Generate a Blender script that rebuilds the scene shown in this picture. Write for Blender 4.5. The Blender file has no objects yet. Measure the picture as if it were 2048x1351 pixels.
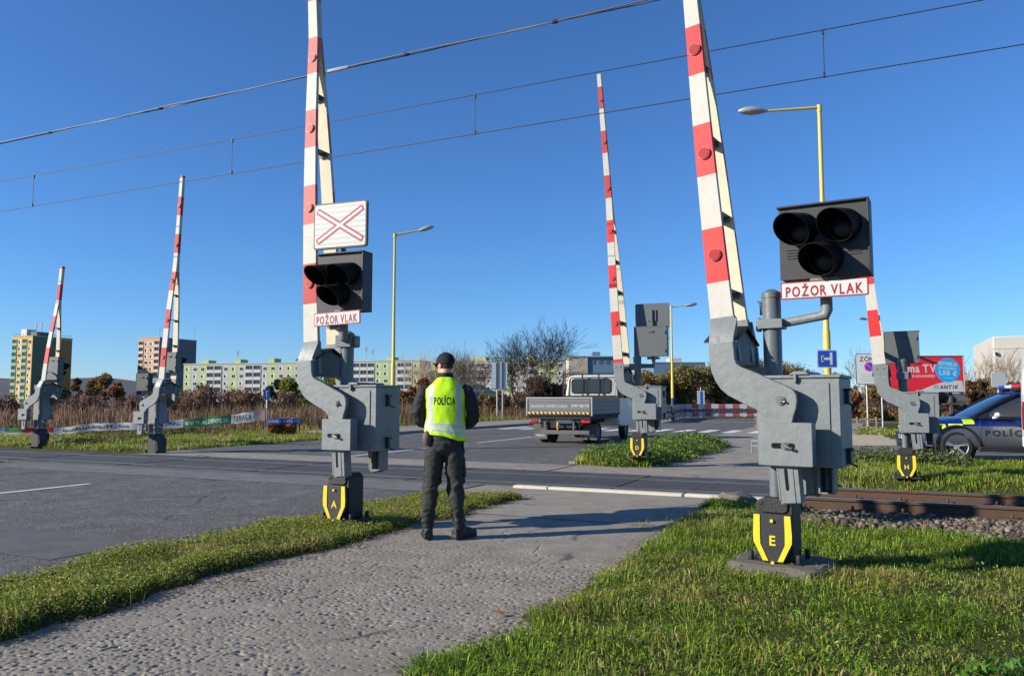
import bpy, bmesh, math, random
import numpy as np
from mathutils import Vector, Matrix, noise as mnoise
R = math.radians
random.seed(7)
rng = np.random.default_rng(11)
SC = bpy.context.scene
COL = SC.collection

# ------------------------------------------------------------------ camera, sky, sun, exposure
CAM_H = 1.37
PITCH = R(4.56)
F = 1560.0
cam = bpy.data.cameras.new('camera')
cam.sensor_width = 36.0
cam.lens = F / 2048 * 36.0
cam.clip_start = 0.05
cam.clip_end = 9000
cam_o = bpy.data.objects.new('camera', cam)
cam_o.location = (0, 0, CAM_H)
cam_o.rotation_euler = (R(90) + PITCH, 0, 0)
COL.objects.link(cam_o)
SC.camera = cam_o

SUN_EL = R(22.5)
SUN_AZ = R(254.5)                     # clockwise from +Y, where the sun stands
world = bpy.data.worlds.new("World")
SC.world = world
world.use_nodes = True
wn = world.node_tree
sky = wn.nodes.new('ShaderNodeTexSky')
sky.sky_type = 'NISHITA'
sky.sun_disc = False
sky.sun_elevation = SUN_EL
sky.sun_rotation = SUN_AZ
sky.altitude = 300
sky.air_density = 1.0
sky.dust_density = 0.0
sky.ozone_density = 10.0
bg = wn.nodes['Background']
bg.inputs[1].default_value = 0.112
wn.links.new(sky.outputs[0], bg.inputs[0])

sun = bpy.data.lights.new('sun', 'SUN')
sun.energy = 5.0
sun.angle = R(0.5)
sun.color = (1.0, 0.93, 0.82)
sun_o = bpy.data.objects.new('sun', sun)
L = Vector((math.sin(SUN_AZ) * math.cos(SUN_EL), math.cos(SUN_AZ) * math.cos(SUN_EL), math.sin(SUN_EL)))
sun_o.rotation_euler = L.to_track_quat('Z', 'Y').to_euler()
sun_o.location = L * 60
COL.objects.link(sun_o)
SC.view_settings.view_transform = 'Standard'
SC.view_settings.look = 'None'
SC.view_settings.exposure = 0.54
SC.view_settings.gamma = 1.0
SC.cycles.use_denoising = True
SC.cycles.max_bounces = 6
SC.cycles.transparent_max_bounces = 8

# ------------------------------------------------------------------ frames: a runs along the track, b across it (along the road)
ANG = R(-25.14)
UX, UY = math.cos(ANG), math.sin(ANG)
NX, NY = -UY, UX
def W(a, b, z=0.0):
    return (a * UX + b * NX, a * UY + b * NY, z)
def AB(x, y):
    return (x * UX + y * UY, x * NX + y * NY)
def at(px, py, t):
    """world point seen at photo pixel (px, py), t metres along the view axis"""
    u = (px - 1024) / F; v = (675.5 - py) / F
    c, s = math.cos(PITCH), math.sin(PITCH)
    return Vector((u * t, (c - s * v) * t, CAM_H + (s + c * v) * t))

# ------------------------------------------------------------------ numpy noise
def _hash(ix, iy, seed):
    n = (ix.astype(np.int64) * 374761393 + iy.astype(np.int64) * 668265263 + seed * 974711) & 0xffffffff
    n = ((n ^ (n >> 13)) * 1274126177) & 0xffffffff
    n = (n ^ (n >> 16)) & 0xffffffff
    return n / 4294967295.0
def vnoise(x, y, seed=0):
    ix = np.floor(x); iy = np.floor(y)
    fx = x - ix; fy = y - iy
    fx = fx * fx * (3 - 2 * fx); fy = fy * fy * (3 - 2 * fy)
    h = lambda i, j: _hash(ix + i, iy + j, seed)
    return (h(0, 0) * (1 - fx) + h(1, 0) * fx) * (1 - fy) + (h(0, 1) * (1 - fx) + h(1, 1) * fx) * fy
def fbm(x, y, seed=0, o=4):
    s = 0; a = 0.5; n = 0
    for k in range(o):
        s = s + a * vnoise(x * 2 ** k, y * 2 ** k, seed + k); n += a; a *= 0.5
    return s / n
def sstep(x, e0, e1):
    t = np.clip((x - e0) / (e1 - e0), 0, 1)
    return t * t * (3 - 2 * t)

# ------------------------------------------------------------------ materials
def lin(r, g, b):
    f = lambda c: (c / 255 / 12.92) if c / 255 <= 0.04045 else ((c / 255 + 0.055) / 1.055) ** 2.4
    return (f(r), f(g), f(b))
_M = {}
def M(name, col, rough=0.6, metal=0.0, var=0.12, scale=6.0, bump=0.0, bscale=80.0, spec=0.5, dirt=0.0, dirtcol=(0.10, 0.08, 0.055), coat=0.0, stretch=None, rust=0.0):
    if name in _M: return _M[name]
    m = bpy.data.materials.new(name); m.use_nodes = True
    nt = m.node_tree; N = nt.nodes; Lk = nt.links
    p = N['Principled BSDF']
    p.inputs['Roughness'].default_value = rough
    p.inputs['Metallic'].default_value = metal
    p.inputs['Specular IOR Level'].default_value = spec
    if coat: p.inputs['Coat Weight'].default_value = coat
    tc = N.new('ShaderNodeTexCoord')
    src = tc.outputs['Object']
    if stretch:
        mp = N.new('ShaderNodeMapping'); mp.inputs['Scale'].default_value = stretch
        Lk.new(src, mp.inputs[0]); src = mp.outputs[0]
    nz = N.new('ShaderNodeTexNoise'); nz.inputs['Scale'].default_value = scale; nz.inputs['Detail'].default_value = 6
    nz.inputs['Roughness'].default_value = 0.65
    Lk.new(src, nz.inputs['Vector'])
    mx = N.new('ShaderNodeMix'); mx.data_type = 'RGBA'
    mx.inputs[6].default_value = (*[c * (1 - var) for c in col], 1)
    mx.inputs[7].default_value = (*[min(1, c * (1 + var)) for c in col], 1)
    Lk.new(nz.outputs[0], mx.inputs[0])
    out = mx.outputs[2]
    if dirt:
        n2 = N.new('ShaderNodeTexNoise'); n2.inputs['Scale'].default_value = scale * 2.7; n2.inputs['Detail'].default_value = 8
        n2.inputs['Roughness'].default_value = 0.7
        Lk.new(src, n2.inputs['Vector'])
        rp = N.new('ShaderNodeValToRGB'); rp.color_ramp.elements[0].position = 0.5; rp.color_ramp.elements[1].position = 0.78
        Lk.new(n2.outputs[0], rp.inputs[0])
        ml = N.new('ShaderNodeMath'); ml.operation = 'MULTIPLY'; ml.inputs[1].default_value = dirt
        Lk.new(rp.outputs[0], ml.inputs[0])
        m2 = N.new('ShaderNodeMix'); m2.data_type = 'RGBA'
        Lk.new(ml.outputs[0], m2.inputs[0]); Lk.new(out, m2.inputs[6]); m2.inputs[7].default_value = (*dirtcol, 1)
        out = m2.outputs[2]
    if rust:
        m3 = N.new('ShaderNodeMapping'); m3.inputs['Scale'].default_value = (14, 14, 2.2); Lk.new(tc.outputs['Object'], m3.inputs[0])
        n3 = N.new('ShaderNodeTexNoise'); n3.inputs['Scale'].default_value = 1.0; n3.inputs['Detail'].default_value = 7; n3.inputs['Roughness'].default_value = 0.65
        Lk.new(m3.outputs[0], n3.inputs['Vector'])
        r3 = N.new('ShaderNodeValToRGB'); r3.color_ramp.elements[0].position = 0.62; r3.color_ramp.elements[1].position = 0.74
        Lk.new(n3.outputs[0], r3.inputs[0])
        k3 = N.new('ShaderNodeMath'); k3.operation = 'MULTIPLY'; k3.inputs[1].default_value = rust; Lk.new(r3.outputs[0], k3.inputs[0])
        x3 = N.new('ShaderNodeMix'); x3.data_type = 'RGBA'; Lk.new(k3.outputs[0], x3.inputs[0]); Lk.new(out, x3.inputs[6]); x3.inputs[7].default_value = (0.11, 0.075, 0.045, 1)
        out = x3.outputs[2]
    Lk.new(out, p.inputs['Base Color'])
    if bump:
        nb = N.new('ShaderNodeTexNoise'); nb.inputs['Scale'].default_value = bscale; nb.inputs['Detail'].default_value = 5
        Lk.new(src, nb.inputs['Vector'])
        bp = N.new('ShaderNodeBump'); bp.inputs['Strength'].default_value = bump; bp.inputs['Distance'].default_value = 0.01
        Lk.new(nb.outputs[0], bp.inputs['Height']); Lk.new(bp.outputs[0], p.inputs['Normal'])
    _M[name] = m
    return m

def plant_mat(name, trans=0.35, rough=0.6):
    if name in _M: return _M[name]
    m = bpy.data.materials.new(name); m.use_nodes = True
    nt = m.node_tree; N = nt.nodes; Lk = nt.links
    p = N['Principled BSDF']; p.inputs['Roughness'].default_value = rough; p.inputs['Specular IOR Level'].default_value = 0.25
    at_ = N.new('ShaderNodeAttribute'); at_.attribute_name = 'Col'
    Lk.new(at_.outputs['Color'], p.inputs['Base Color'])
    tr = N.new('ShaderNodeBsdfTranslucent'); Lk.new(at_.outputs['Color'], tr.inputs['Color'])
    mx = N.new('ShaderNodeMixShader'); mx.inputs[0].default_value = trans
    Lk.new(p.outputs[0], mx.inputs[1]); Lk.new(tr.outputs[0], mx.inputs[2])
    Lk.new(mx.outputs[0], N['Material Output'].inputs['Surface'])
    _M[name] = m
    return m

def asphalt(name, col, light, grain=260.0, gbump=0.5, patch=0.5, crack=0.0, dark=0.4, wear=(1, 1, 1)):
    m = bpy.data.materials.new(name); m.use_nodes = True
    nt = m.node_tree; N = nt.nodes; Lk = nt.links
    p = N['Principled BSDF']; p.inputs['Roughness'].default_value = 0.82; p.inputs['Specular IOR Level'].default_value = 0.35
    tc = N.new('ShaderNodeTexCoord'); src = tc.outputs['Object']
    def noise(sc, det=6, ro=0.6, vec=src):
        n = N.new('ShaderNodeTexNoise'); n.inputs['Scale'].default_value = sc; n.inputs['Detail'].default_value = det
        n.inputs['Roughness'].default_value = ro; Lk.new(vec, n.inputs['Vector']); return n.outputs[0]
    def ramp(v, a, b, c0=(0, 0, 0, 1), c1=(1, 1, 1, 1)):
        r = N.new('ShaderNodeValToRGB'); r.color_ramp.elements[0].position = a; r.color_ramp.elements[1].position = b
        r.color_ramp.elements[0].color = c0; r.color_ramp.elements[1].color = c1; Lk.new(v, r.inputs[0]); return r.outputs[0]
    def mix(f, a, b, mode='MIX'):
        x = N.new('ShaderNodeMix'); x.data_type = 'RGBA'; x.blend_type = mode
        for s, v in ((0, f), (6, a), (7, b)):
            if isinstance(v, (tuple, float, int)): x.inputs[s].default_value = v
            else: Lk.new(v, x.inputs[s])
        return x.outputs[2]
    mp = N.new('ShaderNodeMapping'); mp.inputs['Scale'].default_value = wear; Lk.new(src, mp.inputs[0])
    base = mix(ramp(noise(0.45, 7, 0.62, mp.outputs[0]), 0.3, 0.7), (*col, 1), (*light, 1))
    base = mix(ramp(noise(2.6, 6, 0.7), 0.35, 0.72), base, (*[c * 0.72 for c in col], 1)) if patch else base
    vo = N.new('ShaderNodeTexVoronoi'); vo.inputs['Scale'].default_value = grain; Lk.new(src, vo.inputs['Vector'])
    base = mix(ramp(vo.outputs['Color'], 0.15, 0.85, (1 - dark, 1 - dark, 1 - dark, 1), (1 + dark, 1 + dark, 1 + dark, 1)), base, base, 'MIX')
    g = ramp(vo.outputs['Color'], 0.1, 0.9, (1 - dark, 1 - dark, 1 - dark, 1), (1.0, 1.0, 1.0, 1))
    base = mix(1.0, base, g, 'MULTIPLY')
    h = vo.outputs['Distance']
    if crack:
        dn = N.new('ShaderNodeTexNoise'); dn.inputs['Scale'].default_value = 1.6; dn.inputs['Detail'].default_value = 5; Lk.new(src, dn.inputs['Vector'])
        ad = N.new('ShaderNodeMix'); ad.data_type = 'RGBA'; ad.blend_type = 'ADD'; ad.inputs[0].default_value = 0.55
        Lk.new(src, ad.inputs[6]); Lk.new(dn.outputs['Color'], ad.inputs[7])
        vc = N.new('ShaderNodeTexVoronoi'); vc.feature = 'DISTANCE_TO_EDGE'; vc.inputs['Scale'].default_value = crack
        Lk.new(ad.outputs[2], vc.inputs['Vector'])
        c1 = ramp(vc.outputs['Distance'], 0.004, 0.012)
        gate = ramp(noise(0.7, 3), 0.40, 0.47)
        cm = N.new('ShaderNodeMath'); cm.operation = 'MAXIMUM'; Lk.new(c1, cm.inputs[0]); Lk.new(gate, cm.inputs[1])
        base = mix(cm.outputs[0], (*[c * 0.3 for c in col], 1), base)
    Lk.new(base, p.inputs['Base Color'])
    bp = N.new('ShaderNodeBump'); bp.inputs['Strength'].default_value = gbump; bp.inputs['Distance'].default_value = 0.006
    Lk.new(h, bp.inputs['Height'])
    b2 = N.new('ShaderNodeBump'); b2.inputs['Strength'].default_value = gbump; b2.inputs['Distance'].default_value = 0.02
    Lk.new(noise(18, 6, 0.7), b2.inputs['Height']); Lk.new(bp.outputs[0], b2.inputs['Normal'])
    Lk.new(b2.outputs[0], p.inputs['Normal'])
    return m

# ------------------------------------------------------------------ objects
def thing(name, label, cat, loc=(0, 0, 0), rotz=0.0, group=None):
    o = bpy.data.objects.new(name, None); o.empty_display_size = 0.2
    COL.objects.link(o); o.location = loc; o.rotation_euler = (0, 0, rotz)
    o['label'] = label; o['category'] = cat
    if group: o['group'] = group
    return o
def tag(o, label, cat, group=None, kind=None):
    if label: o['label'] = label
    if cat: o['category'] = cat
    if group: o['group'] = group
    if kind: o['kind'] = kind
    return o

class MB:
    def __init__(s): s.v = []; s.f = []; s.m = []
    def add(s, vs, fs, mi=0):
        b = len(s.v); s.v += [tuple(v) for v in vs]
        for k, f in enumerate(fs):
            s.f.append([b + i for i in f]); s.m.append(mi if isinstance(mi, int) else mi[k])
        return s
    def box(s, x0, x1, y0, y1, z0, z1, mi=0):
        vs = [(x0, y0, z0), (x1, y0, z0), (x1, y1, z0), (x0, y1, z0), (x0, y0, z1), (x1, y0, z1), (x1, y1, z1), (x0, y1, z1)]
        return s.add(vs, [(0, 3, 2, 1), (4, 5, 6, 7), (0, 1, 5, 4), (1, 2, 6, 5), (2, 3, 7, 6), (3, 0, 4, 7)], mi)
    def boxm(s, mat, sx, sy, sz, mi=0):
        q = MB().box(-sx / 2, sx / 2, -sy / 2, sy / 2, -sz / 2, sz / 2)
        return s.add([mat @ Vector(v) for v in q.v], q.f, mi)
    def _prism(s, a, b, mi, caps=True):
        n = len(a)
        fs = [(i, (i + 1) % n, n + (i + 1) % n, n + i) for i in range(n)]
        if caps: fs += [tuple(range(n))[::-1], tuple(range(n, 2 * n))]
        return s.add(list(a) + list(b), fs, mi)
    def pxz(s, poly, y0, y1, mi=0):
        return s._prism([(x, y0, z) for x, z in poly], [(x, y1, z) for x, z in poly], mi)
    def pyz(s, poly, x0, x1, mi=0):
        return s._prism([(x0, y, z) for y, z in poly], [(x1, y, z) for y, z in poly], mi)
    def pxy(s, poly, z0, z1, mi=0):
        return s._prism([(x, y, z0) for x, y in poly], [(x, y, z1) for x, y in poly], mi)
    def tube(s, pts, r, n=10, mi=0, caps=True):
        pts = [Vector(p) for p in pts]
        rs = r if isinstance(r, (list, tuple)) else [r] * len(pts)
        base = len(s.v); up = None
        for i, p in enumerate(pts):
            d = (pts[min(i + 1, len(pts) - 1)] - pts[max(i - 1, 0)])
            d = d.normalized() if d.length > 1e-9 else Vector((0, 0, 1))
            if up is None or abs(d.dot(up)) > 0.999:
                up = Vector((0, 1, 0)) if abs(d.y) < 0.9 else Vector((1, 0, 0))
            x = up.cross(d).normalized(); y = d.cross(x).normalized(); up = y
            rx, ry = (rs[i] if isinstance(rs[i], (list, tuple)) else (rs[i], rs[i]))
            for k in range(n):
                t = 2 * math.pi * k / n
                s.v.append(tuple(p + x * (math.cos(t) * rx) + y * (math.sin(t) * ry)))
        for i in range(len(pts) - 1):
            for k in range(n):
                s.f.append([base + i * n + k, base + i * n + (k + 1) % n, base + (i + 1) * n + (k + 1) % n, base + (i + 1) * n + k]); s.m.append(mi)
        if caps:
            s.f.append([base + k for k in range(n)][::-1]); s.m.append(mi)
            e = base + (len(pts) - 1) * n
            s.f.append([e + k for k in range(n)]); s.m.append(mi)
        return s
    def cyl(s, p0, p1, r, n=16, mi=0, caps=True):
        return s.tube([p0, p1], r, n, mi, caps)
    def rings(s, rg, n=24, mi=0, caps=True):
        """horizontal elliptical rings (x, y, z, rx, ry)"""
        base = len(s.v)
        for x, y, z, rx, ry in rg:
            for k in range(n):
                t = 2 * math.pi * k / n
                s.v.append((x + rx * math.cos(t), y + ry * math.sin(t), z))
        up = rg[-1][2] > rg[0][2]
        for i in range(len(rg) - 1):
            for k in range(n):
                q = [base + i * n + k, base + i * n + (k + 1) % n, base + (i + 1) * n + (k + 1) % n, base + (i + 1) * n + k]
                s.f.append(q if up else q[::-1]); s.m.append(mi)
        if caps:
            a = [base + k for k in range(n)]; b = [base + (len(rg) - 1) * n + k for k in range(n)]
            s.f.append(a[::-1] if up else a); s.m.append(mi); s.f.append(b if up else b[::-1]); s.m.append(mi)
        return s
    def ell(s, c, r, n=16, m=10, mi=0, rot=None):
        q = MB(); rg = []
        for i in range(m + 1):
            t = -math.pi / 2 + math.pi * i / m
            rg.append((0, 0, r[2] * math.sin(t), max(1e-4, r[0] * math.cos(t)), max(1e-4, r[1] * math.cos(t))))
        q.rings(rg, n)
        mt = Matrix.Translation(c) @ (rot.to_4x4() if rot is not None else Matrix.Identity(4))
        return s.add([mt @ Vector(v) for v in q.v], q.f, mi)
    def xf(s, mat):
        s.v = [tuple(mat @ Vector(v)) for v in s.v]; return s
    def mirror(s):
        s.v = [(-x, y, z) for x, y, z in s.v]; s.f = [f[::-1] for f in s.f]; return s
    def join(s, o, mi=None):
        b = len(s.v); s.v += o.v; s.f += [[b + i for i in f] for f in o.f]; s.m += (o.m if mi is None else [mi] * len(o.f)); return s
    def mesh(s, name, mats, sharp=38):
        me = bpy.data.meshes.new(name)
        me.from_pydata(s.v, [], s.f)
        for m in (mats if isinstance(mats, (list, tuple)) else [mats]): me.materials.append(m)
        if any(s.m): me.polygons.foreach_set('material_index', s.m)
        if sharp:
            me.polygons.foreach_set('use_smooth', [True] * len(me.polygons))
            me.set_sharp_from_angle(angle=R(sharp))
        me.update(); return me
    def build(s, name, mats, parent=None, bevel=0.0, sharp=38, fix=True, label=None):
        me = s.mesh(name, mats, sharp)
        if fix:
            bm = bmesh.new(); bm.from_mesh(me); bmesh.ops.recalc_face_normals(bm, faces=bm.faces); bm.to_mesh(me); bm.free()
            if sharp: me.set_sharp_from_angle(angle=R(sharp))
        o = bpy.data.objects.new(name, me); COL.objects.link(o)
        if parent is not None: o.parent = parent
        if bevel:
            b = o.modifiers.new('bevel', 'BEVEL'); b.width = bevel; b.segments = 2; b.limit_method = 'ANGLE'; b.angle_limit = R(40)
        if label: o['label'] = label
        return o

def raw(name, mat, V, faces_quads=None, faces_tris=None, col=None, parent=None, smooth=False):
    """fast mesh from numpy arrays; col = per-vertex colour"""
    me = bpy.data.meshes.new(name)
    nq = 0 if faces_quads is None else len(faces_quads)
    nt_ = 0 if faces_tris is None else len(faces_tris)
    me.vertices.add(len(V)); me.vertices.foreach_set('co', np.ascontiguousarray(V, dtype=np.float32).ravel())
    loops = []
    if nq: loops.append(np.asarray(faces_quads).ravel())
    if nt_: loops.append(np.asarray(faces_tris).ravel())
    lp = np.concatenate(loops).astype(np.int32)
    me.loops.add(len(lp)); me.loops.foreach_set('vertex_index', lp)
    tot = np.concatenate([np.full(nq, 4), np.full(nt_, 3)]).astype(np.int32)
    st = np.concatenate([[0], np.cumsum(tot)[:-1]]).astype(np.int32)
    me.polygons.add(nq + nt_); me.polygons.foreach_set('loop_start', st)
    try: me.polygons.foreach_set('loop_total', tot)
    except Exception: pass
    if smooth: me.polygons.foreach_set('use_smooth', np.ones(nq + nt_, dtype=bool))
    me.update(calc_edges=True); me.validate()
    if col is not None:
        ca = me.color_attributes.new('Col', 'FLOAT_COLOR', 'POINT')
        c4 = np.ones((len(V), 4), dtype=np.float32); c4[:, :3] = col
        ca.data.foreach_set('color', c4.ravel())
    for m in (mat if isinstance(mat, (list, tuple)) else [mat]): me.materials.append(m)
    o = bpy.data.objects.new(name, me); COL.objects.link(o)
    if parent is not None: o.parent = parent
    return o

def _glyphs(body, bold, shear):
    cu = bpy.data.curves.new('lettering', 'FONT'); cu.body = body; cu.size = 1.0; cu.offset = bold; cu.shear = shear; cu.resolution_u = 4
    o = bpy.data.objects.new('lettering', cu); COL.objects.link(o)
    me = o.to_mesh()
    v = np.zeros(len(me.vertices) * 3); me.vertices.foreach_get('co', v); v = v.reshape(-1, 3)
    fs = [list(p.vertices) for p in me.polygons]
    o.to_mesh_clear(); bpy.data.objects.remove(o); bpy.data.curves.remove(cu)
    return v, fs
def text_mb(body, w=None, h=None, bold=0.0, shear=0.0, gap=0.09):
    """lettering in the x-z plane, facing -y, centred, scaled to w x h; every letter set on its own with an even gap"""
    V, Fs, x = [], [], 0.0; n = 0
    for ch in body:
        if ch == ' ': x += 0.26; continue
        v, fs = _glyphs(ch, bold, shear)
        if not len(v): continue
        v = v.copy(); wd_ = v[:, 0].max() - v[:, 0].min(); v[:, 0] += x - v[:, 0].min(); x += wd_ + gap
        V.append(v); Fs += [[i + n for i in f] for f in fs]; n += len(v)
    v = np.concatenate(V)
    mn, mx = v.min(0), v.max(0); c = (mn + mx) / 2; s = mx - mn
    kx = (w / s[0]) if w else (h / s[1]); kz = (h / s[1]) if h else kx
    if not w: kx = kz
    q = MB(); q.add([((p[0] - c[0]) * kx, 0.0, (p[1] - c[1]) * kz) for p in v], Fs); return q
def lettering(parent, body, x, y, z, mat, w=None, h=None, bold=0.012, back=False, name='lettering', shear=0.0, rot=None):
    q = text_mb(body, w, h, bold, shear)
    if rot: q.xf(Matrix.Rotation(rot, 4, 'Y'))
    if back: q.xf(Matrix.Rotation(math.pi, 4, 'Z'))
    q.xf(Matrix.Translation((x, y, z)))
    return q.build(name, mat, parent, sharp=0, fix=False)

def rrect(x0, x1, z0, z1, r, n=5):
    pts = []
    for cx, cz, a0 in ((x1 - r, z1 - r, 0), (x0 + r, z1 - r, 90), (x0 + r, z0 + r, 180), (x1 - r, z0 + r, 270)):
        for k in range(n + 1):
            t = R(a0 + 90 * k / n); pts.append((cx + r * math.cos(t), cz + r * math.sin(t)))
    return pts
def circle(cx, cz, r, n=28):
    return [(cx + r * math.cos(2 * math.pi * k / n), cz + r * math.sin(2 * math.pi * k / n)) for k in range(n)]

# ------------------------------------------------------------------ shared paints
GREY = M('grey_paint', lin(117, 122, 121), 0.5, var=0.13, scale=4, bump=0.4, bscale=16, dirt=0.5, dirtcol=lin(84, 86, 80), rust=0.45)
GREYD = M('dark_grey_paint', lin(84, 89, 90), 0.55, var=0.12, scale=5, bump=0.15, bscale=20)
MAST = M('mast_paint', lin(98, 104, 106), 0.45, var=0.1, scale=6, bump=0.25, bscale=30, dirt=0.3, rust=0.4)
STEEL = M('bare_steel', lin(120, 118, 112), 0.4, metal=0.7, var=0.2)
BLACKI = M('black_casting', lin(36, 36, 36), 0.6, var=0.25, scale=9, bump=0.3, bscale=60)
YEL = M('warning_yellow', lin(214, 194, 24), 0.5, var=0.06, dirt=0.15)
WHITEP = M('boom_white', lin(186, 182, 170), 0.6, var=0.06, scale=5, bump=0.12, bscale=40, dirt=0.4, dirtcol=lin(140, 133, 118), rust=0.22)
CREAM = M('weathered_cream', lin(204, 195, 168), 0.7, var=0.12, scale=7, dirt=0.35, dirtcol=lin(150, 135, 105), bump=0.15, stretch=(1, 1, 0.35))
RED = M('boom_red', lin(196, 26, 24), 0.55, var=0.08, dirt=0.16, dirtcol=lin(150, 40, 36))
PINK = M('faded_red', lin(190, 98, 90), 0.65, var=0.12, dirt=0.3, dirtcol=lin(190, 140, 126))
PINK2 = M('half_faded_red', lin(176, 48, 42), 0.65, var=0.1, dirt=0.25, dirtcol=lin(190, 112, 98))
LAMPR = M('lamp_red', lin(170, 36, 38), 0.25, var=0.1)
RIMW = M('lamp_rim', lin(160, 92, 74), 0.4)
BLACKV = M('visor_black', lin(14, 14, 15), 0.75, var=0.1, spec=0.2)
FACE = M('signal_face', lin(52, 53, 52), 0.6, var=0.12, scale=4, dirt=0.2)
LENS = M('dark_lens', lin(28, 5, 5), 0.3, spec=.2)
SIGNW = M('sign_white', lin(198, 198, 193), 0.4, var=0.03, dirt=0.12, dirtcol=lin(170, 168, 160))
SIGNR = M('sign_red', lin(150, 14, 28), 0.45, var=0.06)
DARKTXT = M('dark_lettering', lin(22, 22, 24), 0.6)
OLDC = M('old_concrete', lin(98, 92, 82), 0.95, var=0.3, scale=6, bump=0.9, bscale=18, dirt=0.5, dirtcol=lin(62, 58, 50))
CONC = M('concrete', lin(140, 133, 122), 0.9, var=0.25, scale=7, bump=0.6, bscale=40, dirt=0.4, dirtcol=lin(90, 86, 76))
LPY = M('lamp_post_yellow', lin(206, 182, 76), 0.45, var=0.06, scale=2, dirt=0.2, dirtcol=lin(150, 128, 60))
GALV = M('galvanised', lin(170, 174, 176), 0.45, metal=0.35, var=0.1)
GLASS = M('dark_glass', lin(34, 44, 54), 0.08, var=0.1, spec=0.8)
RUBBER = M('tyre_rubber', lin(28, 28, 29), 0.85, var=0.2)
BLUES = M('sign_blue', lin(20, 80, 180), 0.4, var=0.05)

# ================================================================== SETTING (local frame = (a, b, z), turned by ANG)
def setting(o, kind='structure'):
    o.rotation_euler = (0, 0, ANG); o['kind'] = kind; return o

PAVED = [(-17.4, -6.15, -40, 63.4), (-4.55, -2.12, -40, 11.4), (-6.4, -4.3, 10.15, 11.4), (-40, -1.45, 11.2, 14.2),
         (-6.4, -4.2, 14.0, 15.75), (-4.3, -1.15, 14.0, 52), (-40, -17.0, 14.0, 14.75), (-1.3, 60, 19.7, 31.5),
         (-21.4, -17.2, 25.5, 63.4), (-90, 90, 50.5, 63.4), (-6.4, -1.0, 24.6, 60)]
ISLAND = (-6.0, -4.0, 15.7, 24.5)
def terrain(a, b):
    d = np.full(np.shape(a), 1e3)
    for x0, x1, y0, y1 in PAVED:
        dx = np.maximum(x0 - a, a - x1); dy = np.maximum(y0 - b, b - y1)
        s = np.where((dx > 0) & (dy > 0), np.hypot(np.maximum(dx, 0), np.maximum(dy, 0)), np.maximum(dx, dy))
        d = np.minimum(d, s)
    near = 1 - sstep(b, 30, 60)
    e = (fbm(a * 1.7, b * 1.7, 5) - 0.5) * 0.5 + (fbm(a * 7, b * 7, 9) - 0.5) * 0.16
    up = 0.055 + 0.09 * (fbm(a * 0.7, b * 0.7, 3) - 0.5) + 0.03 * (fbm(a * 4, b * 4, 4) - 0.5)
    h = -0.06 + (up + 0.06) * sstep(d + e * near, 0.0, 0.26)
    b0 = 9.5 - 0.95 * sstep(a, -0.6, 1.2)
    tr = sstep(a + e, -1.45, -0.75) * sstep(b + e * 0.7, b0, b0 + 0.8) * (1 - sstep(b + e * 0.6, 14.2, 15.1))
    return h - 0.38 * tr

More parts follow.
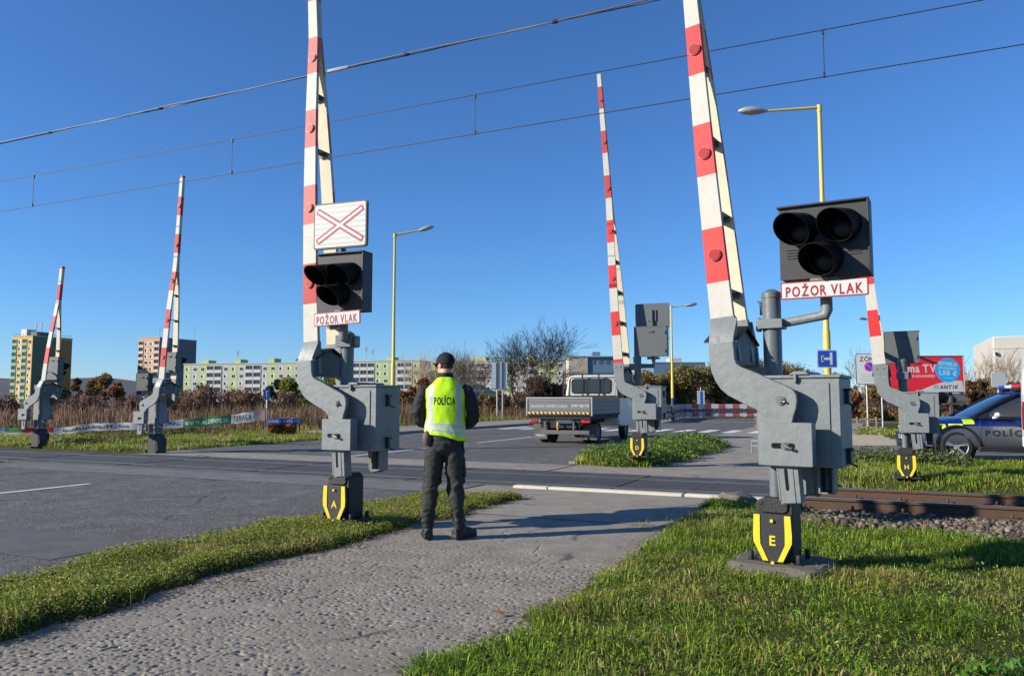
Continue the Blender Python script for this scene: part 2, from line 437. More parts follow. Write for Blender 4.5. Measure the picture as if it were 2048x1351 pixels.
def graded(*segs):
    out = []
    for a, b, st in segs: out.append(np.arange(a, b, st))
    return np.concatenate(out)
ga = graded((-2500, -300, 200), (-300, -60, 20), (-60, -8, 0.5), (-8, 9, 0.1), (9, 40, 0.5), (40, 300, 20), (300, 2600, 200))
gb = graded((-60, 1, 2.0), (1, 20, 0.1), (20, 70, 0.5), (70, 300, 20), (300, 3800, 250))
GA, GB = np.meshgrid(ga, gb)
def grid_mesh(name, mat, A, B, Z, smooth=True):
    nb, na = A.shape
    V = np.stack([A.ravel(), B.ravel(), Z.ravel()], 1)
    i = np.arange(nb * na).reshape(nb, na)
    q = np.stack([i[:-1, :-1].ravel(), i[:-1, 1:].ravel(), i[1:, 1:].ravel(), i[1:, :-1].ravel()], 1)
    return raw(name, mat, V, q, smooth=smooth)
def soil_mat():
    m = bpy.data.materials.new('soil'); m.use_nodes = True
    nt = m.node_tree; N = nt.nodes; Lk = nt.links; p = N['Principled BSDF']
    p.inputs['Roughness'].default_value = 0.95; p.inputs['Specular IOR Level'].default_value = 0.1
    tc = N.new('ShaderNodeTexCoord')
    n1 = N.new('ShaderNodeTexNoise'); n1.inputs['Scale'].default_value = 1.3; n1.inputs['Detail'].default_value = 9; n1.inputs['Roughness'].default_value = 0.7
    n2 = N.new('ShaderNodeTexNoise'); n2.inputs['Scale'].default_value = 38; n2.inputs['Detail'].default_value = 6; n2.inputs['Roughness'].default_value = 0.75
    r1 = N.new('ShaderNodeValToRGB'); e = r1.color_ramp.elements
    e[0].position = 0.32; e[0].color = (0.085, 0.07, 0.035, 1); e[1].position = 0.62; e[1].color = (0.055, 0.075, 0.02, 1)
    e2 = e.new(0.46); e2.color = (0.075, 0.085, 0.025, 1)
    r2 = N.new('ShaderNodeValToRGB'); r2.color_ramp.elements[0].position = 0.3; r2.color_ramp.elements[1].position = 0.75
    r2.color_ramp.elements[0].color = (0.45, 0.42, 0.35, 1); r2.color_ramp.elements[1].color = (1.5, 1.4, 1.15, 1)
    mx = N.new('ShaderNodeMix'); mx.data_type = 'RGBA'; mx.blend_type = 'MULTIPLY'; mx.inputs[0].default_value = 1
    Lk.new(tc.outputs['Object'], n1.inputs['Vector']); Lk.new(tc.outputs['Object'], n2.inputs['Vector'])
    Lk.new(n1.outputs[0], r1.inputs[0]); Lk.new(n2.outputs[0], r2.inputs[0])
    Lk.new(r1.outputs[0], mx.inputs[6]); Lk.new(r2.outputs[0], mx.inputs[7]); Lk.new(mx.outputs[2], p.inputs['Base Color'])
    bp = N.new('ShaderNodeBump'); bp.inputs['Strength'].default_value = 0.9; bp.inputs['Distance'].default_value = 0.03
    Lk.new(n2.outputs[0], bp.inputs['Height']); Lk.new(bp.outputs[0], p.inputs['Normal'])
    return m
SOIL = soil_mat()
setting(grid_mesh('ground', SOIL, GA, GB, terrain(GA, GB)))

ROAD = asphalt('road_asphalt', (0.185, 0.171, 0.149), (0.31, 0.289, 0.254), grain=70, gbump=0.8, crack=0.35, dark=0.75, wear=(1.0, 0.18, 1))
PATHM = asphalt('path_asphalt', (0.30, 0.265, 0.208), (0.38, 0.338, 0.27), grain=170, gbump=0.3, crack=0.3, dark=0.22)
PATH2 = asphalt('smooth_path_asphalt', (0.315, 0.276, 0.216), (0.38, 0.336, 0.268), grain=190, gbump=0.2, crack=0.25, dark=0.2)
PANEL = asphalt('crossing_panel', (0.07, 0.068, 0.066), (0.12, 0.116, 0.11), grain=120, gbump=0.3, dark=0.25, wear=(0.2, 1, 1))
WHITEL = M('road_paint', lin(215, 215, 210), 0.7, var=0.1, scale=3, dirt=0.6, dirtcol=(0.18, 0.178, 0.175))

def sheet(name, mat, x0, x1, y0, y1, z, kind='structure'):
    o = MB().add([(x0, y0, z), (x1, y0, z), (x1, y1, z), (x0, y1, z)], [(0, 1, 2, 3)]).build(name, mat, sharp=0, fix=False)
    return setting(o, kind)
def slab(name, mat, x0, x1, y0, y1, z0, z1):
    return setting(MB().box(x0, x1, y0, y1, z0, z1).build(name, mat))
sheet('road', ROAD, -17.6, -5.9, -40, 11.5, 0.0)
sheet('road', ROAD, -17.6, -5.9, 14.1, 63.8, 0.0)
sheet('road', ROAD, -95, 95, 51, 64, -0.004)
sheet('road_patch', asphalt('patched_asphalt', (0.2, 0.19, 0.174), (0.27, 0.257, 0.237), grain=110, gbump=0.4, dark=0.35), -17.2, -5.9, 10.2, 11.25, 0.004)
sheet('road_patch', asphalt('fine_patch_asphalt', (0.14, 0.132, 0.12), (0.18, 0.17, 0.155), grain=190, gbump=0.25, dark=0.3), -14.6, -6.5, 4.5, 5.5, 0.004)
sheet('road_patch', PATH2, -17.3, -5.9, 14.15, 15.6, 0.004)
# footpath, near part displaced into worn pits
pa = np.arange(-4.95, -1.75, 0.0085); pb = np.concatenate([np.arange(2.3, 5.2, 0.0075), np.arange(5.2, 8.6, 0.012)])
A, B = np.meshgrid(pa, pb)
def pits(A, B, cell, seed):
    ix = np.floor(A / cell); iy = np.floor(B / cell); best = np.full(A.shape, 9.0)
    for i in (-1, 0, 1):
        for j in (-1, 0, 1):
            cx = (ix + i + _hash(ix + i, iy + j, seed)) * cell; cy = (iy + j + _hash(ix + i, iy + j, seed + 1)) * cell
            r = cell * (0.10 + 0.24 * _hash(ix + i, iy + j, seed + 2) ** 2.6)
            el = 0.7 + 0.8 * _hash(ix + i, iy + j, seed + 3)
            best = np.minimum(best, np.hypot((A - cx) * el, (B - cy) / el) / r)
    return 1 - sstep(best, 0.45, 1.05)
fade = 1 - sstep(B + 1.2 * (fbm(A * 0.9, B * 0.9, 21) - 0.5), 5.9, 7.3)
pz = -0.021 * pits(A + 0.04 * fbm(A * 9, B * 9, 31), B, 0.060, 41) * (0.2 + 1.1 * fbm(A * 1.6, B * 1.6, 22)) * fade
pz = pz - 0.014 * pits(A, B + 0.02 * fbm(A * 11, B * 11, 33), 0.041, 71) * fade * sstep(fbm(A * 1.1, B * 1.1, 77, 3), .3, .6) + 0.007 * (fbm(A * 2, B * 2, 23, 2) - 0.5) * (0.4 + 0.6 * fade) + 0.0015 * (fbm(A * 14, B * 14, 24, 2) - 0.5) * fade
crk = np.abs(fbm(A * 1.3, B * 0.8, 91, 5) - 0.5)
pz = pz - 0.009 * (1 - sstep(crk, 0.0, 0.006)) * sstep(fbm(A * 0.8, B * 0.8, 92, 2), 0.4, 0.5)
pz = pz - 0.012
setting(grid_mesh('footpath', PATHM, A, B, pz))
sheet('footpath', PATHM, -4.95, -1.75, -40, 2.3, -0.008)
sheet('footpath', PATH2, -4.95, -1.75, 8.58, 11.3, -0.006)
sheet('footpath', PATH2, -5.9, -4.95, 9.9, 11.2, -0.006)
sheet('footpath', PATH2, -5.9, -0.8, 14.1, 60, -0.006)
sheet('footpath', PATH2, -6.3, -1.6, 11.12, 11.52, -0.010)
sheet('car_park', asphalt('car_park_asphalt', (0.2, 0.188, 0.17), (0.26, 0.245, 0.22), grain=150, gbump=0.3, crack=0.4), -0.8, 62, 19.4, 31.6, -0.002)
# kerbed pavement on the far left side
slab('pavement', PATH2, -21.5, -17.55, 25.2, 63.0, -0.1, 0.11)
slab('kerb', CONC, -17.55, -17.4, 24.6, 63.0, -0.1, 0.125)
slab('kerb', CONC, -6.15, -5.98, 16.0, 24.5, -0.1, 0.05)
# road markings
for y in (-4.0, 4.4, 13.95 + 1.8, 22.5, 31.0):
    sheet('lane_marking', WHITEL, -11.85, -11.73, y, y + 4.4, 0.006)
sheet('lane_marking', WHITEL, -17.05, -16.93, 25, 50, 0.005)
for k in range(12):
    sheet('zebra_marking', WHITEL, -16.6 + k * 1.05, -16.1 + k * 1.05, 33.6, 36.8, 0.006)
sheet('lane_marking', WHITEL, -90, 90, 57.6, 57.75, 0.003)
sheet('lane_marking', WHITEL, -40, 40, 50.9, 51.15, 0.003)
# crossing surface: panels between and beside the rails
for y0, y1 in ((11.5, 11.84), (11.99, 13.28), (13.43, 14.08)):
    for k, x0 in enumerate(np.arange(-38.6, -1.4, 1.2)):
        x1 = min(x0 + 1.19, -1.35)
        setting(MB().box(x0, x1, y0, y1, -0.12, 0.008 + 0.004 * math.sin(k * 2.1)).build('crossing_panel', PANEL, bevel=0.006))
for x0, x1 in ((-5.3, -4.72), (-4.7, -2.62), (-2.58, -1.28)):
    setting(MB().box(x0, x1, 11.33, 11.5, -0.1, 0.028 if x0 > -5.5 else 0.004).build('kerb', M('pale_concrete', lin(196, 190, 172), 0.85, var=0.16, scale=9, bump=0.4, dirt=0.3), bevel=0.008))
# track
RUST = M('rusty_rail', lin(82, 62, 47), 0.8, var=0.3, scale=14, bump=0.4, bscale=90, dirt=0.4, dirtcol=lin(60, 44, 34), stretch=(0.3, 1, 1))
RAILTOP = M('rail_head', lin(150, 148, 146), 0.28, metal=0.8, var=0.25, scale=9, stretch=(0.1, 1, 1))
track = thing('railway_track', 'rusty pair of rails on stone ballast leading away from the crossing', 'railway track', (0, 0, 0), ANG)
def rail(bc, x0, x1):
    prof = [(-.036, 0), (.036, 0), (.036, -.035), (.012, -.05), (.01, -.13), (.07, -.15), (.07, -.17), (-.07, -.17), (-.07, -.15), (-.01, -.13), (-.012, -.05), (-.036, -.035)]
    q = MB(); n = len(prof)
    vs = [(x0, bc + y, z + 0.01) for y, z in prof] + [(x1, bc + y, z + 0.01) for y, z in prof]
    q.add(vs, [(i, (i + 1) % n, n + (i + 1) % n, n + i) for i in range(n)] + [tuple(range(n))[::-1], tuple(range(n, 2 * n))], [1] + [0] * (n + 1))
    return q.build('rail', [RUST, RAILTOP], track, sharp=30)
for bc in (11.915, 13.355):
    rail(bc, -39, 1.9); rail(bc, 1.908, 60)
SLEEP = M('sleeper_concrete', lin(120, 108, 94), 0.9, var=0.25, bump=0.5, dirt=0.5)
sl0 = ch0 = None
for k in range(14):
    x = -1.0 + 0.62 * k
    if k == 0:
        sl = sl0 = MB().box(-.12, .12, 11.3, 13.95, -.31, -.165).build('sleeper', SLEEP, track, bevel=0.02)
        ch0 = MB().box(-.07, .07, -.045, .045, -.165, -.125).cyl((0, 0, -.125), (0, 0, -.075), .022, 8).build('rail_clip', RUST, sl, bevel=0.006)
        ch0.location = (0, 11.915 - .115, 0)
    else:
        sl = sl0.copy(); COL.objects.link(sl); sl.parent = track
    sl.location = (x, 0, 0)
    for j, (bc, sd) in enumerate(((11.915, -1), (11.915, 1), (13.355, -1), (13.355, 1))):
        if k == 0 and j == 0: continue
        c2 = ch0.copy(); COL.objects.link(c2); c2.parent = sl; c2.location = (0, bc + sd * .115, 0)
for bc in (11.915, 13.355):
    q = MB()
    for s in (-1, 1):
        q.box(1.6, 2.2, bc + s * 0.014, bc + s * 0.04, -.12, -.045)
        for x in (1.68, 1.82, 1.98, 2.12): q.cyl((x, bc + s * .04, -.085), (x, bc + s * .062, -.085), .016, 6)
    q.build('fishplate', RUST, track)

# stones of the ballast
def stones(name, N, fn, smin, smax, cols):
    ph = (1 + 5 ** .5) / 2
    ico = np.array([(-1, ph, 0), (1, ph, 0), (-1, -ph, 0), (1, -ph, 0), (0, -1, ph), (0, 1, ph), (0, -1, -ph), (0, 1, -ph), (ph, 0, -1), (ph, 0, 1), (-ph, 0, -1), (-ph, 0, 1)]) / 1.9
    T = np.array([(0, 11, 5), (0, 5, 1), (0, 1, 7), (0, 7, 10), (0, 10, 11), (1, 5, 9), (5, 11, 4), (11, 10, 2), (10, 7, 6), (7, 1, 8), (3, 9, 4), (3, 4, 2), (3, 2, 6), (3, 6, 8), (3, 8, 9), (4, 9, 5), (2, 4, 11), (6, 2, 10), (8, 6, 7), (9, 8, 1)])
    P = fn(N); N = len(P)
    V = ico[None] * (1 + rng.uniform(-.28, .28, (N, 12, 1)))
    q = rng.normal(size=(N, 4)); q /= np.linalg.norm(q, axis=1)[:, None]
    w, x, y, z = q.T
    Rm = np.stack([np.stack([1 - 2 * (y * y + z * z), 2 * (x * y - z * w), 2 * (x * z + y * w)], -1), np.stack([2 * (x * y + z * w), 1 - 2 * (x * x + z * z), 2 * (y * z - x * w)], -1), np.stack([2 * (x * z - y * w), 2 * (y * z + x * w), 1 - 2 * (x * x + y * y)], -1)], 1)
    s = rng.uniform(smin, smax, (N, 1, 1)) * rng.uniform(.6, 1.2, (N, 1, 3))
    V = np.einsum('nij,nkj->nki', Rm, V * s) + P[:, None, :]
    Tt = (T[None] + np.arange(N)[:, None, None] * 12).reshape(-1, 3)
    c = np.array(cols)[rng.integers(0, len(cols), N)] * rng.uniform(.7, 1.25, (N, 1))
    return raw(name, plant_mat('stone', 0.0, 0.85), V.reshape(-1, 3), None, Tt, np.repeat(c, 12, 0))
def ballast_pts(N):
    a = -1.2 + rng.random(N) ** 1.3 * 13; b = np.where(rng.random(N) < .7, rng.uniform(9.0, 11.9, N), rng.uniform(11.9, 14.3, N))
    keep = ~((np.abs(b - 11.915) < .1) | (np.abs(b - 13.355) < .1))
    a, b = a[keep], b[keep]
    base = np.where((b > 11.2) & (b < 14.0), -.215, 0) 
    z = np.where(b < 11.2, -0.36 + 0.17 * sstep(b, 9.3, 11.0) + 0.08 * (fbm(a * 2, b * 2, 50) - .5), -.19)
    z = np.maximum(z, terrain(a, b) + 0.005)
    return np.stack([a, b, z + rng.uniform(-.01, .03, len(a))], 1)
o = setting(stones('ballast', 26000, ballast_pts, .02, .048, [lin(108, 98, 84), lin(88, 80, 72), lin(128, 118, 102), lin(70, 62, 54), lin(112, 94, 76)]), 'stuff')
tag(o, 'grey brown crushed stone ballast beside the rails', 'ballast')

# ------------------------------------------------------------------ grass
GRASS = plant_mat('grass_blade', 0.42, 0.55)
def blades(a, b, h, w, col, lean=0.55, mound=None):
    n = len(a)
    z = terrain(a, b) - 0.01
    th = rng.uniform(0, 2 * math.pi, n); ln = np.abs(rng.normal(0, lean, n)) * (.45 + 1.1 * fbm(a * 2.6, b * 2.6, 61, 2))
    ph = 9 * fbm(a * 1.5, b * 1.5, 62, 2) + 5 * fbm(a * 6, b * 6, 63, 2) + rng.normal(0, .9, n)
    dx, dy = np.cos(th), np.sin(th)
    lx, ly = np.cos(ph) * ln * h, np.sin(ph) * ln * h
    base = np.stack([a, b, z], 1); side = np.stack([dx * w / 2, dy * w / 2, np.zeros(n)], 1)
    mid = base + np.stack([lx * .35, ly * .35, h * .62], 1)
    tip = base + np.stack([lx * 1.15, ly * 1.15, h * np.maximum(.12, 1 - ln * .5)], 1)
    V = np.stack([base - side, base + side, mid + side * .8, mid - side * .8, tip], 1).reshape(-1, 3)
    i = np.arange(n)[:, None] * 5
    return V, i + np.array([[0, 1, 2, 3]]), i + np.array([[3, 2, 4]]), np.repeat(col, 5, 0)
PAL_LUSH = np.array([lin(122, 154, 44), lin(96, 132, 36), lin(146, 166, 52), lin(162, 176, 64), lin(78, 112, 36)])
PAL_DRY = np.array([lin(180, 164, 100), lin(162, 142, 86), lin(160, 156, 72), lin(146, 150, 56), lin(194, 180, 126)])
def colours(a, b, dry, seed):
    n = len(a)
    p = fbm(a * 1.1, b * 1.1, seed, 4); p2 = fbm(a * 5, b * 5, seed + 9, 3)
    isdry = rng.random(n) < np.clip(dry + 1.7 * (p - .5) + 0.9 * (p2 - .5), 0.03, 0.95)
    c = np.where(isdry[:, None], PAL_DRY[rng.integers(0, 5, n)], PAL_LUSH[rng.integers(0, 5, n)])
    return c * rng.uniform(.65, 1.25, (n, 1))
def grass(label, fn, dens, hr, wr, dry, seed, lean=.55, zmin=0.0, tuft=0.5):
    a, b = fn(dens)
    z = terrain(a, b); k = (z > zmin) & ((z > 0.0) | (b > 8.3))
    a, b = a[k], b[k]
    t = fbm(a * 3.3, b * 3.3, seed + 3, 3)
    k = rng.random(len(a)) < np.clip(1 - tuft + 2.2 * tuft * (t - .25), 0, 1)
    a, b, t = a[k], b[k], t[k]
    h = rng.uniform(hr[0], hr[1], len(a)) * (0.25 + 1.7 * np.clip(t - .12, 0, 1)); w = rng.uniform(wr[0], wr[1], len(a))
    V, q, tr, c = blades(a, b, h, w, colours(a, b, dry, seed), lean)
    o = setting(raw('grass', GRASS, V, q, tr, c), 'stuff'); tag(o, label, 'grass'); return o
def area(x0, x1, y0, y1):
    def f(d):
        n = int(d * (x1 - x0) * (y1 - y0)); return rng.uniform(x0, x1, n), rng.uniform(y0, y1, n)
    return f
def fieldpts(d):
    n = int(d); y = 1.2 + 9.4 * rng.random(n) ** 1.25; x = -2.5 + rng.random(n) * (5.2 + y * .62)
    return x, y
grass('long green grass with dry stalks around the concrete plinth', fieldpts, 290000, (.035, .105), (.004, .0078), 0.22, 100, 1.25, -0.07)
grass('short yellowing grass on the verge between road and footpath', area(-6.6, -4.3, 1.0, 10.6), 4200, (.02, .075), (.004, .008), 0.5, 200, 1.3, 0.0)
grass('green grass between the far rail and the car park', area(-1.6, 14, 14.1, 20.0), 1300, (.06, .15), (.008, .014), 0.14, 300, .75, -0.22, .3)
grass('long green grass filling the traffic island', area(-6.3, -3.9, 15.5, 24.8), 1300, (.10, .28), (.009, .017), 0.08, 400, .5, -0.01)
grass('rough grass strip in front of the reeds', area(-36, -17.1, 14.5, 27), 420, (.05, .16), (.012, .022), 0.55, 500, .5, -0.03)
grass('mown grass patch under the zone sign', area(-1.1, 12, 32, 40), 120, (.06, .14), (.02, .03), 0.3, 600, .5, -0.05)
grass('weedy grass fringe beyond the pavement', area(-26, -21.2, 26, 62), 90, (.15, .4), (.02, .035), 0.5, 700, .5, -0.05)

def leafy(name, label, pts, N, spread, size, cols, cat='weeds', height=.2):
    """many small broad leaves in low rosettes"""
    P = []; 
    for (a, b) in pts:
        n = N; r = spread * np.sqrt(rng.random(n)); t = rng.uniform(0, 2 * math.pi, n)
        x = a + r * np.cos(t); y = b + r * np.sin(t)
        P.append(np.stack([x, y, terrain(x, y) + height * rng.random(n) * (1 - .5 * r / spread)], 1))
    P = np.concatenate(P); V, q, c = leaf_quads(P, size, np.array(cols))
    o = setting(raw(name, GRASS, V, q, None, c), 'stuff'); tag(o, label, cat); return o
def leaf_quads(P, size, cols, flat=0.0):
    n = len(P)
    d = rng.normal(size=(n, 3)); d[:, 2] *= .6 if flat else 1; d /= np.linalg.norm(d, axis=1)[:, None]
    e = np.cross(d, rng.normal(size=(n, 3))); e /= np.linalg.norm(e, axis=1)[:, None]
    s = rng.uniform(size[0], size[1], (n, 1))
    d = d * s; e = e * s * .38
    V = np.stack([P - d, P + e, P + d, P - e], 1).reshape(-1, 3)
    q = np.arange(n * 4).reshape(n, 4)
    c = cols[rng.integers(0, len(cols), n)] * rng.uniform(.6, 1.3, (n, 1))
    return V, q, np.repeat(c, 4, 0)
leafy('weeds', 'broad leaved weeds in the grass at the path edge', [(-0.95, 2.75), (-0.55, 3.1), (-1.3, 2.5), (-0.2, 2.6), (1.1, 3.5), (0.5, 4.2), (1.9, 4.2), (0.2, 3.3)], 420, .24, (.014, .035), [lin(86, 128, 42), lin(62, 100, 34), lin(104, 146, 54)], height=.16)
leafy('weeds', 'low leafy plants creeping over the verge', [(-5.4 + .9 * math.sin(k * 1.7), 2.2 + k * .32) for k in range(24)], 260, .34, (.008, .018), [lin(128, 140, 60), lin(104, 124, 48), lin(150, 150, 76)], height=.05)
leafy('weeds', 'tangled leafy weeds in front of the parked police car', [(-.3, 18.0), (0.1, 17.7), (.5, 17.9), (.9, 18.1), (1.3, 17.9)], 900, .35, (.02, .05), [lin(96, 116, 60), lin(70, 92, 46), lin(140, 138, 92)], height=.42)
leafy('weeds', 'low leafy weeds growing round the yellow base on the island', [(-5.0 + .75 * math.sin(k * 2.3), 16.0 + k * .3) for k in range(28)], 620, .45, (.025, .055), [lin(96, 124, 52), lin(72, 102, 40), lin(134, 148, 76)], height=.4)
leafy('weeds', 'scrubby weeds along the foot of the reeds', [(-21.4 - .9 * abs(math.sin(k * 1.3)) - .12 * k, 15.6 + k * .33) for k in range(30)], 260, .5, (.03, .06), [lin(104, 112, 54), lin(80, 96, 44), lin(140, 124, 76)], height=.25)

def leafmat(label, a, b, size, cols, hmax, cat='weeds', zc=0.0):
    z = terrain(a, b); k = z > zc; a, b, z = a[k], b[k], z[k]
    t = fbm(a * 2.4, b * 2.4, 141, 3); k = rng.random(len(a)) < np.clip(2.2 * (t - .22), .08, 1); a, b, z, t = a[k], b[k], z[k], t[k]
    P = np.stack([a, b, z + hmax * rng.random(len(a)) * (.3 + 1.3 * t)], 1)
    V, q, c = leaf_quads(P, size, np.array(cols), 1); tag(setting(raw('weeds', GRASS, V, q, None, c), 'stuff'), label, cat)
n = 120000; leafmat('mat of tiny yellow green leaves covering the verge', rng.uniform(-6.5, -4.3, n), 1.0 + 9.5 * rng.random(n) ** 1.2, (.006, .015), [lin(150, 156, 62), lin(120, 138, 50), lin(172, 168, 84), lin(96, 118, 42), lin(186, 170, 104)], .06)
x, y = fieldpts(90000); leafmat('small clover like leaves scattered through the long grass', x, y, (.006, .016), [lin(110, 148, 48), lin(84, 122, 40), lin(140, 164, 64), lin(66, 98, 36)], .08)
# dry litter gathered along the edges of the footpath
n = 5200; y = 1.5 + 9 * rng.random(n); e_ = rng.integers(0, 2, n); x = np.where(e_ == 0, -4.62 + rng.normal(0, .09, n), -2.08 + rng.normal(0, .10, n)); 
P = np.stack([x, y, np.maximum(terrain(x, y), -.004) + .006 + .01 * rng.random(n)], 1)
V, q, c = leaf_quads(P, (.005, .022), np.array([lin(176, 150, 106), lin(150, 120, 84), lin(196, 172, 126), lin(120, 94, 66)]), 1)
V[:, 2] = np.repeat(P[:, 2], 4) + (V[:, 2] - np.repeat(P[:, 2], 4)) * .3
tag(setting(raw('leaf_litter', GRASS, V, q, None, c), 'stuff'), 'dry straw and leaf crumbs along the footpath edges', 'litter')

# broken lump at the end of the kerb, dry leaves on the path
def rock(name, label, loc, s, mat, cat, seed):
    q = MB().ell((0, 0, 0), s, 14, 9)
    q.v = [tuple(Vector(v) * (1 + .35 * mnoise.noise(Vector(v) * 6 + Vector((seed, 0, 0))))) for v in q.v]
    o = q.build(name, mat, sharp=20); o.location = loc; tag(o, label, cat); return o
rock('broken_kerb', 'broken lump of dark kerb at the end of the pale strip', W(-1.75, 10.9, .0), (.26, .36, .15), OLDC, 'broken kerb', 3)
LEAF = M('dry_leaf', lin(150, 100, 62), 0.8, var=0.3)
def dry_leaf(a, b, s, label):
    q = MB(); q.add([(-s, 0, .004), (-.3 * s, -.45 * s, .02), (.5 * s, -.35 * s, .012), (s, 0, .022), (.4 * s, .4 * s, .02), (-.4 * s, .42 * s, .006)], [(0, 1, 2, 3, 4, 5)])
    o = q.build('dry_leaf', LEAF, sharp=0, fix=False); o.location = W(a, b, 0.004); o.rotation_euler = (0, 0, a * 7); tag(o, label, 'leaf'); return o
dry_leaf(*AB(*at(480, 1208, 5.95).to_2d()), .05, 'brown dry leaf lying alone on the worn footpath')
dry_leaf(*AB(*at(997, 1240, 5.0).to_2d()), .05, 'brown dry leaf lying where the footpath meets the long grass')

# ================================================================== LEVEL CROSSING BARRIERS
def K(px, py):                       # outline of the nearest barrier, metres (x right, z up), from its measured pixels
    return ((px - 1531) * .0038, 1.37 + (800 - py) * .0038)
ARM = [K(*p) for p in [(1422, 683), (1424, 710), (1428, 740), (1436, 760), (1447, 777), (1462, 790), (1490, 805), (1515, 817), (1530, 826), (1538, 836), (1541, 846), (1541, 862),
                       (1588, 862), (1588, 846), (1591, 832), (1597, 815), (1599, 800), (1597, 787), (1590, 778), (1578, 771), (1540, 754), (1510, 740), (1490, 732), (1481, 725), (1478, 715), (1475, 680)]]
BG = 'level crossing barriers with raised booms'
def barrier(label, a, b, dz, yaw, mir, Lc, Ltip, lean, reds, first, seg, w0, wt, letter=None, plinth=False, mast_top=2.26, shield_side=-1, firstcol='w', wt_w=0.37, lamps=True, Y0=.2, group=BG):
    t = thing('level_crossing_barrier', label, 'barrier', W(a, b, dz), ANG + R(yaw), group)
    fx = (lambda q: q.mirror()) if mir else (lambda q: q)
    B = lambda q, name, mats, par=t, **k: fx(q).build(name, mats, par, **k)
    if plinth:
        q = MB(); n = 22
        rg = []
        for z, s in ((-.1, 1.0), (.06, 1.0), (.11, .97), (.125, .9)):
            rg.append((z, s))
        pts = []
        for k in range(n):
            th = 2 * math.pi * k / n; c, s = math.cos(th), math.sin(th)
            r = 1 / max(abs(c) / .375, abs(s) / .33) * (0.98 + .09 * mnoise.noise(Vector((c * 2, s * 2, 1))))
            pts.append((c * r + .03, s * r))
        for i, (z, s) in enumerate(rg):
            q.v += [(x * s, y * s, z + .012 * mnoise.noise(Vector((x * 7, y * 7, z * 5)))) for x, y in pts]
        for i in range(len(rg) - 1):
            for k in range(n): q.f.append([i * n + k, i * n + (k + 1) % n, (i + 1) * n + (k + 1) % n, (i + 1) * n + k]); q.m.append(0)
        q.f.append([(len(rg) - 1) * n + k for k in range(n)]); q.m.append(0)
        B(q, 'plinth', OLDC, sharp=25)
    # casting at the foot
    q = MB().box(-.2, .22, -.18, .18, .10, .135)
    q.pxz(rrect(-.13, .15, .12, .60, .04), -.13, .13).pxz(rrect(-.10, .12, .5, .615, .04), -.145, .145)
    for sx in (-.17, .19):
        for sy in (-.145, .145): q.cyl((sx, sy, .13), (sx, sy, .20), .022, 8)
    for sx in (-.085, .105): q.cyl((sx, -.15, .575), (sx, -.125, .575), .022, 8)
    B(q, 'base_casting', BLACKI, bevel=.008)
    # shield plate with its two yellow edge stripes
    s_ = shield_side
    z0, z1, zm = .135, .50, .34
    y0 = -.20
    pol = [(-.08, z0), (.08, z0), (.15, zm - .06), (.152, zm), (.145, z1), (-.145, z1), (-.152, zm), (-.15, zm - .06)]
    off = .012
    q = MB().pxz([(x + off, z) for x, z in pol], y0 * 1.0, y0 + .03)
    q.box(-.03, .05, y0 + .03, -.13, .2, .45)
    if s_ > 0:
        q.xf(Matrix.Rotation(math.pi, 4, 'Z'))
        for sx in (-1, 1): q.pxz([(sx * .10, .60), (sx * .13, .58), (sx * .21, .06), (sx * .15, .06)], -.12, .16)
    sh = B(q, 'shield_plate', BLACKI, bevel=.004)
    if s_ < 0:
        for sg in (-1, 1):
            st = [(sg * .075, z0 + .012), (sg * .035, z0 + .012), (sg * .092, zm - .07), (sg * .094, zm), (sg * .092, z1 - .008), (sg * .138, z1 - .008), (sg * .146, zm), (sg * .143, zm - .055)]
            B(MB().pxz([(x + off, z) for x, z in st], y0 - .006, y0 - .001), 'stripe', YEL, sh)
        q = MB()
        q.cyl((off, y0 - .02, z1 - .05), (off, y0, z1 - .05), .013, 10).cyl((off, y0 - .02, z0 + .0), (off, y0, z0 + .0), .013, 10)
        B(q, 'bolt', YEL, sh)
        lettering(sh, letter, off, y0 - .004, .30, YEL, h=.075, bold=.02)
    # mast
    q = MB().rings([(0, 0, .5, .052, .052), (0, 0, 1.2, .052, .052)], 20)
    q.rings([(0, 0, 1.2, .072, .072), (0, 0, mast_top - .07, .072, .072)], 24)
    q.rings([(0, 0, mast_top - .07, .078, .078), (0, 0, mast_top - .03, .078, .078), (0, 0, mast_top, .03, .03)], 24)
    q.cyl((-.09, .02, mast_top - .2), (-.09, .02, mast_top - .08), .012, 8).box(-.11, -.06, .0, .04, mast_top - .1, mast_top - .08)
    B(q, 'mast', MAST)
    # mechanism box with lid and latches
    q = MB().box(-.08, .30 if mir else .53, -.0 if mir else -.2, .25, .87, 1.535)
    q.box(-.06, .24 if mir else .46, -.009 if mir else -.209, -.0 if mir else -.2, .90, 1.50)
    mb = B(q, 'mechanism_box', GREY, bevel=.012)
    q = MB().box(-.095, .31 if mir else .54, -.015 if mir else -.215, .265, 1.537, 1.562).pxz([(.17, 1.562), (.21, 1.59), (.30, 1.59), (.32, 1.562)], -.23, .27).box(.21, .23, -.235, -.205, 1.5, 1.575)
    B(q, 'lid', GREY, mb, bevel=.006)
    for zz in (() if mir else (1.40, .95)):
        q = MB().box(.532, .56, -.02, .02, zz - .06, zz + .06).cyl((.55, .0, zz - .05), (.59, .06, zz - .08), .008, 6).box(.532, .575, -.035, .035, zz + .04, zz + .06)
        B(q, 'latch', BLACKI, mb)
